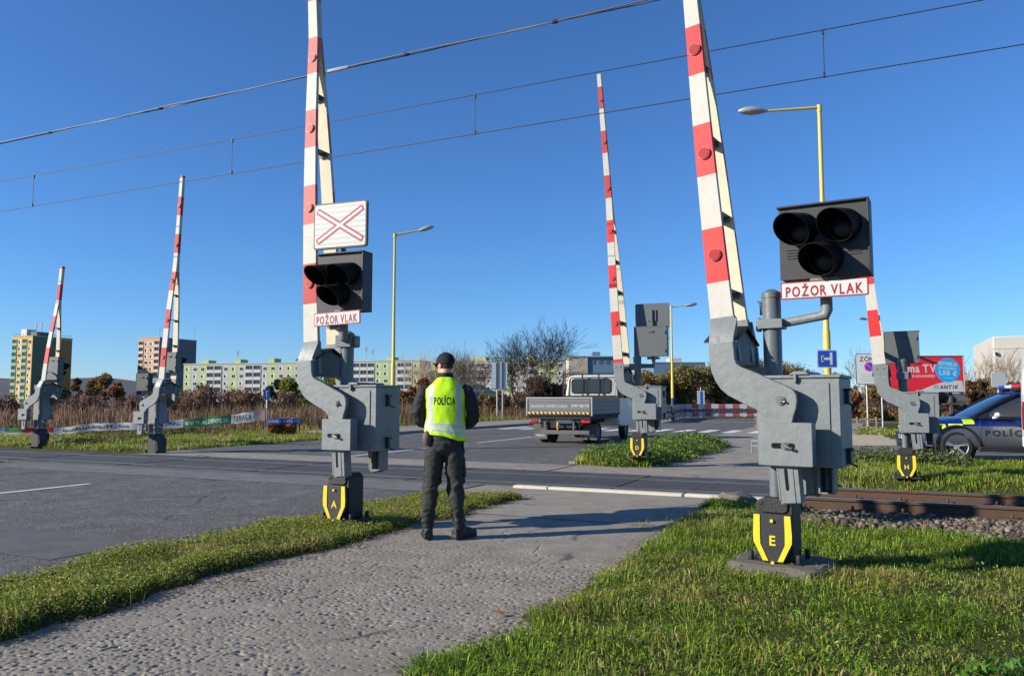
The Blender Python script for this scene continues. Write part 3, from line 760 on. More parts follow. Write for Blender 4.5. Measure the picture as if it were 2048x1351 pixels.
    # two lifting arms, tied by the gabled yoke
    for sg in (-1, 1):
        q = MB().pxz(ARM, .305 * sg, .35 * sg)
        am = B(q, 'lifting_arm', GREY, bevel=.006)
        q = MB(); c = K(1567, 800); e = .35 * sg; f = .362 * sg
        q.cyl((c[0], e, c[1]), (c[0], f, c[1]), .036, 20).cyl((c[0], f, c[1]), (c[0], f + .014 * sg, c[1]), .022, 6)
        q.cyl((c[0] + .01, f, c[1] - .006), (c[0] + .04, f + .01 * sg, c[1] - .012), .009, 6)
        B(q, 'pivot_bolt', STEEL if sg < 0 else BLACKI, am)
        # counterweight
        x0 = .005; y1, y2 = (.30 * sg, .42 * sg)
        q = MB().pxz(rrect(x0, x0 + wt_w, .885, 1.205, .008, 2), min(y1, y2), max(y1, y2))
        cw = B(q, 'counterweight', GREY, bevel=.008)
        if sg < 0:
            q = MB()
            xs = x0 + .13; zc = 1.035
            q.pxz(rrect(xs - .055, xs + .115, zc - .02, zc + .02, .018), -.4225, -.421)
            B(q, 'slot', BLACKV, cw)
            q = MB().cyl((xs + .045, -.42, zc), (xs + .045, -.455, zc), .02, 6).cyl((xs + .045, -.42, zc), (xs + .045, -.43, zc), .03, 14).tube([(xs + .045, -.44, zc), (xs + .075, -.455, zc - .012), (xs + .10, -.45, zc - .02)], .012, 8)
            B(q, 'slot_bolt', STEEL, cw)
        # slotted bracket hanging below
        q = MB().box(.06, .165, -.035, .0, .61, .885).box(.045, .06, -.035, .03, .63, .885).box(.165, .2, -.03, .09, .61, .885)
        q.box(.045, .2, .0, .02, .60, .62)
        q.xf(Matrix.Translation((.06, -.34 if sg < 0 else .3, 0)) @ Matrix.Translation((.1, 0, .8)) @ Matrix.Rotation(R(-4), 4, 'Y') @ Matrix.Translation((-.1, 0, -.8)))
        hb = B(q, 'slotted_bracket', GREY, bevel=.004)
        if sg < 0:
            q = MB().pxz(rrect(.16, .182, .70, .86, .01), -.3785, -.3765)
            q.xf(Matrix.Translation((.1, 0, .8)) @ Matrix.Rotation(R(-4), 4, 'Y') @ Matrix.Translation((-.1, 0, -.8)))
            B(q, 'slot', BLACKV, hb)
    q = MB().pyz([(-.304, 1.66), (.304, 1.66), (.304, 1.82), (0, 1.955), (-.304, 1.82)], -.407, -.22)
    yk = B(q, 'yoke', GREYD, bevel=.005)
    q = MB().pyz([(-.312, 1.826), (0, 1.963), (.312, 1.826), (.312, 1.838), (0, 1.977), (-.312, 1.838)], -.46, -.19)
    B(q, 'cover', BLACKI, yk)
    # chain box
    q = MB().box(.31, .325, .03, .19, .65, .87).box(.41, .425, .03, .19, .65, .87).box(.325, .41, .175, .19, .65, .87).box(.325, .41, .03, .175, .65, .662)
    cb = B(q, 'chain_box', GREY, bevel=.003)
    q = MB()
    for k in range(7): q.tube([(.367 + .008 * math.cos(x), .09 + .003 * (k % 2), .845 - k * .018 + .012 * math.sin(x)) for x in np.linspace(0, 2 * math.pi, 9)], .0035, 5)
    q.cyl((.367, .09, .665), (.367, .09, .74), .005, 6)
    B(q, 'chain', STEEL, cb)
    # boom: A frame of two beams closing into one
    s0 = 1.66; x0 = -.31
    d = Vector((-math.sin(R(lean)), 0, math.cos(R(lean)))); rgt = Vector((math.cos(R(lean)), 0, math.sin(R(lean))))
    org = Vector((x0, 0, s0))
    Lb = .36                                   # bracket length
    LC2 = Lc
    def yc(s): return max(.024, Y0 * (1 - max(0, s / LC2) ** 2.2))
    def wd(s): return w0 + (wt - w0) * (s / Ltip)
    cuts = [(Lb, Lb + first, firstcol)]
    s = Lb + first; c = 'r' if firstcol == 'w' else 'w'
    while s < Ltip - .02:
        e = min(s + seg, Ltip); cuts.append((s, e, c)); c = 'w' if c == 'r' else 'r'; s = e
    nred = 0
    def beam(sg):
        q = MB()
        for i, (s1, s2, c) in enumerate(cuts):
            last = i == len(cuts) - 1
            sub = [s1] + ([Lc] if s1 < Lc < s2 else []) + [s2]
            f = (s1 + s2) / 2 / Ltip
            mi = 0 if c == 'w' else 1 + min(len(reds) - 1, int(f * len(reds)))
            for u0, u1 in zip(sub[:-1], sub[1:]):
                vs = []
                for u in (u0, u1):
                    y = yc(u) * sg; tk = .022
                    for sx, sy in ((-1, -1), (1, -1), (1, 1), (-1, 1)):
                        vs.append(org + d * u + rgt * (sx * wd(u) / 2) + Vector((0, y + sy * tk, 0)))
                inn = len(reds) + 1 if u1 <= Lc + .01 else mi
                if sg < 0: ms = [mi, mi, inn, mi]        # outer face is -y
                else: ms = [inn, mi, mi, mi]
                fs = [(0, 1, 5, 4), (1, 2, 6, 5), (2, 3, 7, 6), (3, 0, 4, 7)]
                if last and u1 == s2: fs.append((4, 5, 6, 7)); ms.append(mi)
                if i == 0 and u0 == s1: fs.append((3, 2, 1, 0)); ms.append(mi)
                q.add(vs, fs, ms)
        return q
    for sg in (-1, 1):
        bm_ = B(beam(sg), 'boom', [WHITEP] + reds + [CREAM], sharp=20, bevel=.004 if plinth else 0)
        # foot bracket
        q = MB()
        for u0, u1 in ((.02, Lb + .02),):
            vs = []
            for u in (u0, u1):
                y = yc(max(u, .15)) * sg
                for sx, sy in ((-1, -1), (1, -1), (1, 1), (-1, 1)):
                    vs.append(org + d * u + rgt * (sx * (wd(u) / 2 + .008)) + Vector((0, y + sy * .029, 0)))
            q.add(vs, [(0, 3, 2, 1), (4, 5, 6, 7), (0, 1, 5, 4), (1, 2, 6, 5), (2, 3, 7, 6), (3, 0, 4, 7)])
        for sx in (-.05, .05):
            p = org + d * (Lb - .06) + rgt * sx + Vector((0, yc(Lb - .06) * sg + sg * .028, 0)); q.cyl(p, p + Vector((0, .018 * sg, 0)), .012, 6)
        B(q, 'boom_bracket', GREY, bm_, bevel=.003)
        ys = lambda v: v * sg
        q = MB().pyz([(ys(.322), 1.80), (ys(.322), 1.865), (ys(Y0 + .03), 2.03), (ys(Y0 + .03), 1.86)], -.31 - w0 / 2 - .004, -.31 + w0 / 2 - .006)
        B(q, 'boom_shoe', GREY, bm_, bevel=.003)
        if sg < 0:
            k = 0
            for s1, s2, c in cuts:
                if c == 'w':
                    if plinth or letter == 'A':      # little bolts of the rungs
                        pass
                    continue
                if s2 - s1 < .3: continue
                k += 1
                if lamps is True or k in lamps:
                    m = s1 + (s2 - s1) * (.5 if k % 2 else .42)
                    p = org + d * m + Vector((0, -yc(m) - .022, 0))
                    q = MB().cyl(p, p + Vector((0, -.016, 0)), .052, 24).cyl(p + Vector((0, -.016, 0)), p + Vector((0, -.02, 0)), .046, 24, 1)
                    B(q, 'boom_lamp', [RIMW, LAMPR if reds[0] is RED and plinth else reds[min(len(reds) - 1, int(m / Ltip * len(reds)))]], bm_)
    u = Lb + .25
    while u < Lc - .25:
        q = MB()
        p = org + d * u; h = yc(u) - .022
        mt = Matrix.Translation(p) @ Matrix.Rotation(-R(lean), 4, 'Y')
        q.boxm(mt, wd(u) * .8, 2 * h, .008); q.boxm(mt @ Matrix.Translation((0, -h + .02, -.02)), wd(u) * .7, .02, .05); q.boxm(mt @ Matrix.Translation((0, h - .02, -.02)), wd(u) * .7, .02, .05)
        B(q, 'rung', GREYD)
        u += .66
    return t

barrier('striped barrier boom with foot plate E standing on a cracked concrete plinth in the grass', -.76, 6.55, 0, -8, False, 3.5, 4.3, 5.4, [RED], .31, .455, .20, .10, 'E', plinth=True, Y0=.18)
barrier('striped barrier with foot plate A and faded pink bands at the verge', -5.29, 7.0, -.03, 0, False, 4.1, 5.4, 3.2, [PINK2, PINK, PINK], .44, .45, .20, .10, 'A', mast_top=2.16)
barrier('striped barrier with foot plate D on the weedy traffic island behind the truck', -4.55, 15.9, .10, 2, False, 3.9, 6.75, 4.0, [RED, RED, PINK2, PINK2], .10, .5, .20, .085, 'D', mast_top=2.25, Y0=.3, firstcol='r', wt_w=.46)
barrier('striped barrier with foot plate H in front of the police car', .38, 15.04, -.05, -3, False, 2.5, 3.15, 5.0, [RED], .5, .46, .215, .10, 'H', mast_top=2.14, Y0=.3, lamps=(5,))
barrier('striped barrier with the taller boom on the far left verge of the road', -17.1, 14.6, -.12, 3, True, 3.5, 5.75, 2.9, [PINK2], .33, .5, .19, .09, None, mast_top=1.9, shield_side=1)
barrier('striped barrier with the short boom farthest along the tracks by the banner', -22.4, 15.0, -.08, 3, True, 2.7, 3.75, 5.2, [RED, PINK2], .5, .47, .17, .10, None, mast_top=1.9, shield_side=1, lamps=())

# ------------------------------------------------------------------ crossing signals and plates
def signal(label, a, b, dz, yaw, x, y, z0, z1, w, back=False, elbow=None, mastx=0.0, group='three light crossing signals', arm_z=None, dark=False):
    """housing centred at x, front at y (barrier-local), between z0 and z1"""
    t = thing('crossing_signal', label, 'signal', W(a, b, dz), ANG + R(yaw), group)
    rot = Matrix.Rotation(math.pi, 4, 'Z') if back else Matrix.Identity(4)
    mt = Matrix.Translation((x, y, 0)) @ rot
    h = z1 - z0; zc = (z0 + z1) / 2
    q = MB().pxz(rrect(-w / 2, w / 2, z0, z1, .02), .006, .16).box(-w / 2 - .012, w / 2 + .012, -.03, .165, z1 - .012, z1 + .004).box(w / 2 - .004, w / 2 + .012, -.03, .165, z0, z1 - .012)
    if back:
        q.box(-.06, .06, .165, .185, z1 - .12, z1 - .09)
        q.box(-w / 2 + .03, -w / 2 + .05, .16, .18, z0 + .08, z0 + .14).box(-w / 2 + .03, -w / 2 + .05, .16, .18, z1 - .16, z1 - .1)
    hs = q.xf(mt).build('housing', (GREYD if back and not dark else M('signal_black', lin(38, 42, 44), .55, dirt=.2)), t, bevel=.004)
    q = MB().box(-w / 2, w / 2, 0, .006, z0, z1)
    for sx in (-1, 1):
        for k in range(4):
            q.box(sx * w * .33 - .055, sx * w * .33 + .055, -.008, 0, zc - .06 - k * .022, zc - .052 - k * .022)
    q.xf(mt).build('front_plate', FACE, t)
    sc = w / .69
    for cx, cz in ((-.165, .11), (.165, .11), (0.02, -.155)):
        cx *= sc; cz *= sc; r = .138 * sc
        q = MB(); n = 28; ln = .36 * sc
        for wall, rr in ((0, r), (1, r - .006)):
            for k in range(n):
                th = 2 * math.pi * k / n
                f = .30 + .70 * (.5 + .5 * math.sin(th)) ** .8
                q.v += [(cx + rr * math.cos(th), -.002, zc + cz + rr * math.sin(th)), (cx + rr * math.cos(th) * (1 - .05 * f) - .055 * f * (0 if back else 1), -ln * f, zc + cz + rr * math.sin(th) - .06 * f)]
        for wall in (0, 1):
            o_ = wall * 2 * n
            for k in range(n):
                k2 = (k + 1) % n; f_ = [o_ + 2 * k, o_ + 2 * k2, o_ + 2 * k2 + 1, o_ + 2 * k + 1]
                q.f.append(f_ if wall else f_[::-1]); q.m.append(0)
        for k in range(n):
            k2 = (k + 1) % n; q.f.append([2 * k + 1, 2 * k2 + 1, 2 * n + 2 * k2 + 1, 2 * n + 2 * k + 1]); q.m.append(0)
        vz = q.xf(mt).build('visor', BLACKV, t, sharp=60, fix=False)
        q = MB().ell((cx, -.004, zc + cz), (r * .9, .02, r * .9), 24, 10)
        q.xf(mt).build('lens', LENS, t)
    if elbow:
        zb = elbow
        q = MB().tube([(0, 0, zb), (.12, -.0, zb + .003), (x - .06, y + .08, zb + .035), (x - .012, y + .08, zb + .042), (x, y + .08, zb + .075), (x, y + .08, z0)], [.036, .036, .036, .042, .045, .045], 14)
        q.box(-.095, .095, -.095, .095, zb - .045, zb + .03).box(-.12, -.09, -.04, .04, zb - .06, zb + .05).box(x - .1, x + .1, y - .01, y + .15, z0 - .035, z0 - .002)
        q.build('bracket_arm', GREY, t, bevel=.003)
    else:
        az = arm_z or z0 - .2
        q = MB().tube([(mastx, 0, az), (x, y + .08, az + .01), (x, y + .08, z0)], .05, 14).box(-.095, .095, -.095, .095, az - .08, az + .05).box(.07, .13, -.05, .05, az - .07, az + .04)
        q.box(x - .12, x + .12, y - .0, y + .16, z0 - .05, z0 - .004)
        q.build('bracket_arm', MAST, t, bevel=.003)
    return t
def plate(name, label, cat, a, b, dz, yaw, x, y, z0, z1, w, text=None, cross=False, group=None, tilt=0, back=False):
    t = thing(name, label, cat, W(a, b, dz), ANG + R(yaw), group)
    zc = (z0 + z1) / 2; s = 1 if not back else -1
    rt = Matrix.Translation((x, y, zc)) @ Matrix.Rotation(R(tilt), 4, 'Y') @ (Matrix.Rotation(math.pi, 4, 'Z') if back else Matrix.Identity(4)); h = z1 - z0
    r = .012 if text else .035
    if text:
        MB().pxz(rrect(-w / 2, w / 2, -h / 2, h / 2, r), 0, .008).xf(rt).build('panel', SIGNR, t)
        MB().pxz(rrect(-w / 2 + .01, w / 2 - .01, -h / 2 + .01, h / 2 - .01, r * .6), -.003, -.0005).xf(rt).build('white_field', SIGNW, t)
        q = text_mb(text, w * .88, h * .76, .03, 0, .14); q.xf(Matrix.Translation((0, -.0042, -.004 + h * .03))); q.xf(rt).build('lettering', SIGNR, t, sharp=0, fix=False)
        q = MB().box(-.04, .04, .009, .12, h / 2 - .05, h / 2 + .02).xf(rt); q.build('clamp', MAST, t)
    else:
        q = MB().pxz(rrect(-w / 2, w / 2, -h / 2, h / 2, r), 0, .022)
        q.box(-.09, .09, .023, .05, -.12, .12).box(-.02, .02, .05, .09, -h / 2 - .06, .12).xf(rt); q.build('panel', GREYD, t, bevel=.003)
        MB().pxz(rrect(-w / 2 + .008, w / 2 - .008, -h / 2 + .008, h / 2 - .008, r), -.004, -.0005).xf(rt).build('dark_rim', M('sign_rim', lin(40, 52, 56), .5), t)
        m = M('retro_white', lin(196, 196, 188), .45, var=.05, scale=3)
        nt = m.node_tree
        if not nt.nodes.get('Wave Texture'):
            wv = nt.nodes.new('ShaderNodeTexWave'); wv.inputs['Scale'].default_value = 5.5; wv.inputs['Distortion'].default_value = 1.2; wv.bands_direction = 'Z'; wv.inputs['Detail Scale'].default_value = 9
            tc = nt.nodes.new('ShaderNodeTexCoord'); nt.links.new(tc.outputs['Object'], wv.inputs['Vector'])
            mx = nt.nodes.new('ShaderNodeMix'); mx.data_type = 'RGBA'; mx.blend_type = 'MULTIPLY'; mx.inputs[0].default_value = .22
            p = nt.nodes['Principled BSDF']; src = p.inputs['Base Color'].links[0].from_socket
            nt.links.new(src, mx.inputs[6]); nt.links.new(wv.outputs['Color'], mx.inputs[7]); nt.links.new(mx.outputs[2], p.inputs['Base Color'])
        MB().pxz(rrect(-w / 2 + .02, w / 2 - .02, -h / 2 + .02, h / 2 - .02, r * .7), -.008, -.0045).xf(rt).build('white_field', m, t)
        ln = math.hypot(w, h) * .80
        for k, (wd_, mm, yy) in enumerate(((.072, SIGNR, -.0094), (.028, SIGNW, -.0108))):
            q = MB()
            for s2 in (-1, 1):
                bar = MB().pxz(rrect(-ln / 2 + k * .018, ln / 2 - k * .018, -wd_ / 2, wd_ / 2, wd_ * .32, 4), yy - (.0006 if s2 > 0 else 0), yy + .003)
                bar.xf(Matrix.Rotation(s2 * math.atan2(h, w) * .84, 4, 'Y')); q.join(bar)
            q.xf(rt).build('red_cross' if k == 0 else 'white_core', mm, t, sharp=0)
    return t
SG = 'three light crossing signals'
signal('large black three light signal above the plate E barrier beside the yellow lamp post', -.76, 6.55, 0, -5, .42, -.12, 2.31, 2.89, .645, elbow=1.985)
plate('warning_plate', 'red bordered POŽOR VLAK plate under the large black signal by the grass', 'sign', -.76, 6.55, 0, -5, .42, -.16, 2.15, 2.285, .63, 'POŽOR VLAK', group='train warning plates')
signal('black three light signal under the white panel with a red cross', -5.29, 7.0, -.03, 4, .05, -.24, 2.345, 2.99, .58, arm_z=2.06)
plate('warning_plate', 'pale POŽOR VLAK plate hanging slightly askew below the red cross panel', 'sign', -5.29, 7.0, -.03, 4, .05, -.29, 2.20, 2.345, .58, 'POŽOR VLAK', group='train warning plates', tilt=-2)
plate('crossbuck_panel', 'white rectangular panel with a red cross on top of the nearer left signal', 'sign', -5.29, 7.0, -.03, 4, .06, -.27, 3.03, 3.54, .68)
signal('grey backed signal seen from behind above the traffic island', -4.62, 15.9, .10, 2, .36, .10, 2.18, 2.80, .68, back=True)
plate('crossbuck_panel', 'grey back of a crossbuck panel standing above the signal on the island', 'sign', -4.62, 15.9, .10, 2, .36, .13, 2.79, 3.30, .72, back=True)
signal('grey backed signal seen from behind in front of the red billboard', .38, 15.04, -.05, -3, .0, .30, 2.06, 2.62, .54, back=True)
signal('grey backed signal behind the tall boom on the far left verge', -17.1, 14.6, -.12, 3, .33, .2, 2.22, 2.74, .5, back=True)
signal('grey backed signal with black visors by the short boom near the yellow tower', -22.5, 15.0, -.08, 3, .45, .2, 2.05, 2.72, .56, back=True)
signal('small dark signal box left of the taller far boom', -17.1, 14.6, -.12, 3, -.50, .1, 1.74, 2.2, .42, back=True, dark=True)

# ================================================================== STREET FURNITURE
def lamp_post(label, a, b, h, armlen, armdir, r0=.085, blue=False, head=1.0, droop=0.0):
    t = thing('street_lamp', label, 'street lamp', W(a, b, -.02), 0, 'yellow street lamps')
    q = MB().rings([(0, 0, 0, r0, r0), (0, 0, h * .35, r0 * .98, r0 * .98), (0, 0, h * .36, r0 * .8, r0 * .8), (0, 0, h * .7, r0 * .62, r0 * .62), (0, 0, h, r0 * .55, r0 * .55)], 14)
    q.box(-.05, .05, -r0 - .01, -r0 + .02, .6, 1.0)
    q.build('post', LPY, t)
    if blue: MB().rings([(0, 0, 0, r0 + .006, r0 + .006), (0, 0, 1.55, r0 + .006, r0 + .006)], 14).build('post_foot', M('post_blue', lin(44, 74, 104), .5), t)
    d = Vector((math.cos(R(armdir)), math.sin(R(armdir)), 0)); top = Vector((0, 0, h))
    e = top + d * armlen + Vector((0, 0, droop))
    q = MB().tube([top + Vector((0, 0, -.12)), top + Vector((0, 0, .06)), top + Vector((0, 0, .07))], [.062, .062, .03], 12).tube([top, e], [.04, .03], 10)
    q.build('arm', LPY, t)
    q = MB(); mt = Matrix.Translation(e) @ Matrix.Rotation(R(armdir), 4, 'Z') @ Matrix.Rotation(-math.atan2(droop, armlen) - R(4), 4, 'Y')
    n = 16
    prof = [(-.08, .04, .03), (.0, .07, .055), (.12, .12, .10), (.32, .15, .125), (.50, .13, .10), (.62, .07, .05), (.66, .01, .01)]
    for x, ry, rz in prof:
        for k in range(n):
            th = 2 * math.pi * k / n; z = rz * math.sin(th)
            q.v.append((x * head, ry * math.cos(th) * head, (z if z > 0 else z * .75) * head))
    for i in range(len(prof) - 1):
        for k in range(n):
            q.f.append([i * n + k, i * n + (k + 1) % n, (i + 1) * n + (k + 1) % n, (i + 1) * n + k])
            q.m.append(1 if n * .5 <= k < n and 1 <= i < 5 else 0)
    q.f.append(list(range(n))); q.m.append(0)
    q.xf(mt).build('lamp_head', [GALV, M('lamp_glass', lin(150, 156, 150), .2, var=.1)], t)
    return t
p = at(1661, 912, 19.0); lamp_post('yellow street lamp carrying the blue dead end sign behind the large signal', *AB(p.x, p.y), 8.75, 1.38, 178, .088, droop=-.08)
p = at(785, 869, 30.5); lamp_post('yellow street lamp rising behind the crossbuck panel with its arm to the right', *AB(p.x, p.y), 7.95, .98, 8, .085, droop=.22, head=.9)
p = at(1346, 842, 52); lamp_post('yellow street lamp with a blue painted foot beside the guard rail', *AB(p.x, p.y), 7.65, 1.0, 5, .10, blue=True, droop=.1, head=1.25)
p = at(1752, 838, 62); lamp_post('distant yellow street lamp half hidden behind the plate H barrier boom', *AB(p.x, p.y), 7.8, .5, 185, .10, droop=.05, head=1.1)

def sign_post(name, label, cat, p, hh, posts=(0,), r=.028, mat=GALV, rotz=0, group=None):
    t = thing(name, label, cat, (p.x, p.y, 0), rotz, group)
    for x in posts: MB().cyl((x, 0, -.1), (x, 0, hh), r, 10).build('post', mat, t)
    return t
# blue dead-end sign clamped to the lamp post
p = at(1654, 717, 18.86)
t = thing('road_sign', 'blue square dead end sign with white bar and red block on the yellow post', 'sign', (p.x, p.y, p.z), R(-4))
MB().pxz(rrect(-.24, .24, -.22, .22, .03), 0, .012).build('panel', GALV, t)
MB().pxz(rrect(-.235, .235, -.215, .215, .03), -.004, -.0005).build('white_border', SIGNW, t)
MB().pxz(rrect(-.215, .215, -.195, .195, .025), -.008, -.0045).build('blue_field', BLUES, t)
MB().box(.07, .125, -.012, -.0085, -.15, .15).box(-.1, .07, -.0118, -.0085, -.028, .028).box(-.135, -.075, -.0122, -.0085, -.075, .075).build('white_symbol', SIGNW, t)
MB().box(-.122, -.088, -.016, -.0125, -.055, .055).build('red_symbol', SIGNR, t)
# zone sign
p = at(1741, 862, 36)
t = sign_post('zone_sign', 'white zone no parking sign on two thin posts at the shrubs', 'sign', p, 3.4, (-.1, .55), .03, SIGNW, R(-8))
t.location.z = 0
MB().pxz(rrect(-.56, .62, 2.1, 3.52, .09), -.06, -.035).build('panel', M('sign_edge', lin(40, 42, 46), .5), t)
MB().pxz(rrect(-.535, .595, 2.125, 3.495, .08), -.065, -.0605).build('white_field', SIGNW, t)
lettering(t, 'ZÓNA', .03, -.068, 3.3, DARKTXT, w=.85, h=.27)
MB().pxz(circle(.03, 2.92, .225), -.069, -.0655).build('red_disc', M('zone_red', lin(214, 70, 110), .5), t)
MB().pxz(circle(.03, 2.92, .175), -.073, -.0695).build('blue_disc', M('zone_blue', lin(44, 66, 200), .5), t)
MB().pxz([(-.13, 3.03), (-.09, 3.07), (.19, 2.81), (.15, 2.77)], -.077, -.0735).build('red_bar', M('zone_red', lin(214, 70, 110), .5), t)
q = MB()
for k, (x0, x1) in enumerate(((-.4, .45), (-.36, .4), (-.42, .48), (-.3, .35))): q.box(x0, x1, -.069, -.0655, 2.55 - k * .1, 2.58 - k * .1)
q.build('small_print', M('pale_print', lin(170, 176, 180), .6), t)
# direction sign seen from behind
p = at(999, 842, 51)
t = sign_post('direction_sign', 'tall pale sign seen from behind on two steel posts by the bare tree', 'sign', p, 3.9, (-.16, .2), .045, GALV)
MB().box(-.5, .5, -.02, .02, 2.15, 3.85).build('panel', M('sign_back', lin(188, 198, 204), .45, metal=.2), t)
q = MB()
for x in (-.16, .2): q.box(x - .07, x + .07, -.06, -.021, 2.1, 3.85)
q.build('rail', M('sign_channel', lin(70, 82, 84), .5), t)
# small blue one way dead end sign by the banner
p = at(532, 875, 28.5)
t = sign_post('road_sign', 'small blue dead end sign on a white post at the end of the banner', 'sign', p, 1.62, (0,), .03, M('white_post', lin(222, 222, 220), .5))
MB().box(-.125, .125, -.05, -.035, 1.42, 1.78).build('panel', M('dull_blue', lin(14, 52, 118), .4), t)
MB().box(-.015, .015, -.054, -.0505, 1.47, 1.68).box(-.05, .05, -.0542, -.0505, 1.68, 1.71).build('white_symbol', M('dull_white', lin(140, 160, 195), .5), t)
# small white board behind the police car
p = at(1997, 790, 33)
t = sign_post('notice_board', 'small white notice board on a post behind the police car', 'sign', Vector((p.x, p.y, 0)), 2.1, (0,), .04, GALV)
MB().pxz(rrect(-.3, .3, 1.92, 2.54, .02), -.06, -.04).build('panel', SIGNW, t)
# marker post and small posts by the guard rail
for px, lab in ((1402, 'pale blue backed marker board standing behind the guard rail'), ):
    p = at(px, 812, 63)
    t = sign_post('marker_board', lab, 'sign', Vector((p.x, p.y, 0)), 2.4, (0,), .05)
    MB().box(-.3, .3, -.06, -.03, .9, 2.15).build('panel', M('sign_back', lin(188, 198, 204), .45), t)
    MB().box(-.06, .06, -.09, -.061, .8, 2.1).build('rail', BLUES, t)
p = at(1489, 815, 62)
tag(MB().rings([(0, 0, 0, .08, .08), (0, 0, 1.6, .08, .08), (0, 0, 1.62, .02, .02)], 10).build('post', LPY), 'short yellow topped post behind the guard rail', 'post')
for o in list(bpy.data.objects):
    if o.get('label') == 'short yellow topped post behind the guard rail': o.name = 'marker_post'; o.location = (p.x, p.y, 0)
# guard rail: red and white boards above and below the dark steel beam
gr = thing('guard_rail', 'red and white guard rail curving behind the road junction', 'guard rail', (0, 0, 0), 0)
gp = [at(px, py, t_) for px, py, t_ in ((1318, 850, 47), (1345, 838, 54), (1372, 832, 60), (1420, 833, 60.5), (1470, 834.5, 60.5), (1532, 837, 60.5), (1560, 838, 60))]
gp = [Vector((p.x, p.y, 0)) for p in gp]
def along(s):
    for i in range(len(gp) - 1):
        l = (gp[i + 1] - gp[i]).length
        if s <= l or i == len(gp) - 2: return gp[i].lerp(gp[i + 1], s / l)
        s -= l
tot = sum((gp[i + 1] - gp[i]).length for i in range(len(gp) - 1))
RW = [M('rail_red', lin(190, 84, 88), .5, dirt=.2), SIGNW]
def strip(z0, z1, off, step, mats, name):
    q = MB(); s = 0; k = 0
    while s < tot:
        e = min(s + step, tot); a_, b_ = along(s), along(e); n_ = Vector((a_.y - b_.y, b_.x - a_.x, 0)).normalized()
        a_, b_ = a_ - n_ * off, b_ - n_ * off; c_, d_ = a_ + n_ * .04, b_ + n_ * .04
        q.add([(a_.x, a_.y, z0), (b_.x, b_.y, z0), (b_.x, b_.y, z1), (a_.x, a_.y, z1), (c_.x, c_.y, z0), (d_.x, d_.y, z0), (d_.x, d_.y, z1), (c_.x, c_.y, z1)], [(0, 1, 2, 3), (5, 4, 7, 6), (3, 2, 6, 7), (4, 5, 1, 0), (0, 3, 7, 4), (1, 5, 6, 2)], k % len(mats)); k += 1; s = e
    return q.build(name, mats, gr, sharp=0)
strip(.74, 1.08, .0, .55, RW, 'striped_board'); strip(.14, .42, .0, .55, RW, 'striped_board')
strip(.45, .71, .06, 1.0, [M('guard_steel', lin(84, 92, 98), .45, metal=.4)], 'beam')
for k in range(int(tot / 2)):
    p = along(k * 2.0); MB().box(p.x - .05, p.x + .05, p.y + .06, p.y + .16, 0, 1.0).build('post', GALV, gr)
# bicycle stand beyond the far path
p = at(1527, 898, 20.5)
t = thing('railing', 'low grey steel railing at the right edge of the far path', 'railing', (p.x, p.y, 0), ANG)
MB().tube([(-.3, 0, 0), (-.3, 0, .3), (.6, 0, .3), (.6, 0, 0)], .02, 8).tube([(-.3, 0, .17), (.6, 0, .17)], .015, 8).build('frame', GALV, t)

# ================================================================== OVERHEAD LINES
WIRE = M('wire', lin(44, 42, 42), .6, metal=.3)
ol = thing('overhead_line', 'paired thin electric wires with droppers hanging over the track', 'overhead line', (0, 0, 0), ANG)
def wire(b, zf, r, name, par, x0=-70, x1=60, n=40):
    return MB().tube([(x, b, zf(x)) for x in np.linspace(x0, x1, n)], r, 6).build(name, WIRE, par)
cz = lambda x: 6.35
mz = lambda x: 7.10 + .00018 * (x + 1) ** 2
wire(12.65, cz, .0085, 'contact_wire', ol); wire(12.65, mz, .0085, 'messenger_wire', ol)
for px, py in ((65, 410), (463, 346), (950, 268), (1649, 152)):
    u = (px - 1024) / F; v = (675.5 - py) / F
    dx, dy = u, math.cos(PITCH) - math.sin(PITCH) * v; tt = 12.65 / (dx * NX + dy * NY); a0 = tt * (dx * UX + dy * UY)
    q = MB().tube([(a0, 12.65, cz(a0)), (a0, 12.65, mz(a0))], .006, 6)
    for z in (cz(a0) + .03, mz(a0) - .03): q.box(a0 - .015, a0 + .015, 12.632, 12.668, z - .04, z + .04)
    q.build('dropper', WIRE, ol)
fl = thing('feeder_cable', 'thick twin power cable with metal clamps crossing the sky above the footpath', 'power cable', (0, 0, 0), ANG)
fz = lambda x: 7.03 + .00012 * (x + 2) ** 2
q = MB()
for s in (-1, 1):
    q.tube([(x, 10.5 + s * .016, fz(x) + s * .016 * math.cos(x * 1.3)) for x in np.linspace(-70, 40, 60)], .011, 6)
q.build('cable', M('cable_grey', lin(92, 84, 78), .6), fl)
for px, py, ln in ((320, 230, .05), (676, 150, .4), (812, 116, .05), (100, 270, .05), (1110, 35, .05)):
    u = (px - 1024) / F; v = (675.5 - py) / F
    dx, dy = u, math.cos(PITCH) - math.sin(PITCH) * v; tt = 10.5 / (dx * NX + dy * NY); a0 = tt * (dx * UX + dy * UY)
    MB().tube([(a0 - ln / 2 - .03, 10.5, fz(a0)), (a0 - ln / 2, 10.5, fz(a0)), (a0 + ln / 2, 10.5, fz(a0)), (a0 + ln / 2 + .03, 10.5, fz(a0))], [.02, .032, .032, .02], 8).build('clamp', GALV if ln > .1 else WIRE, fl)

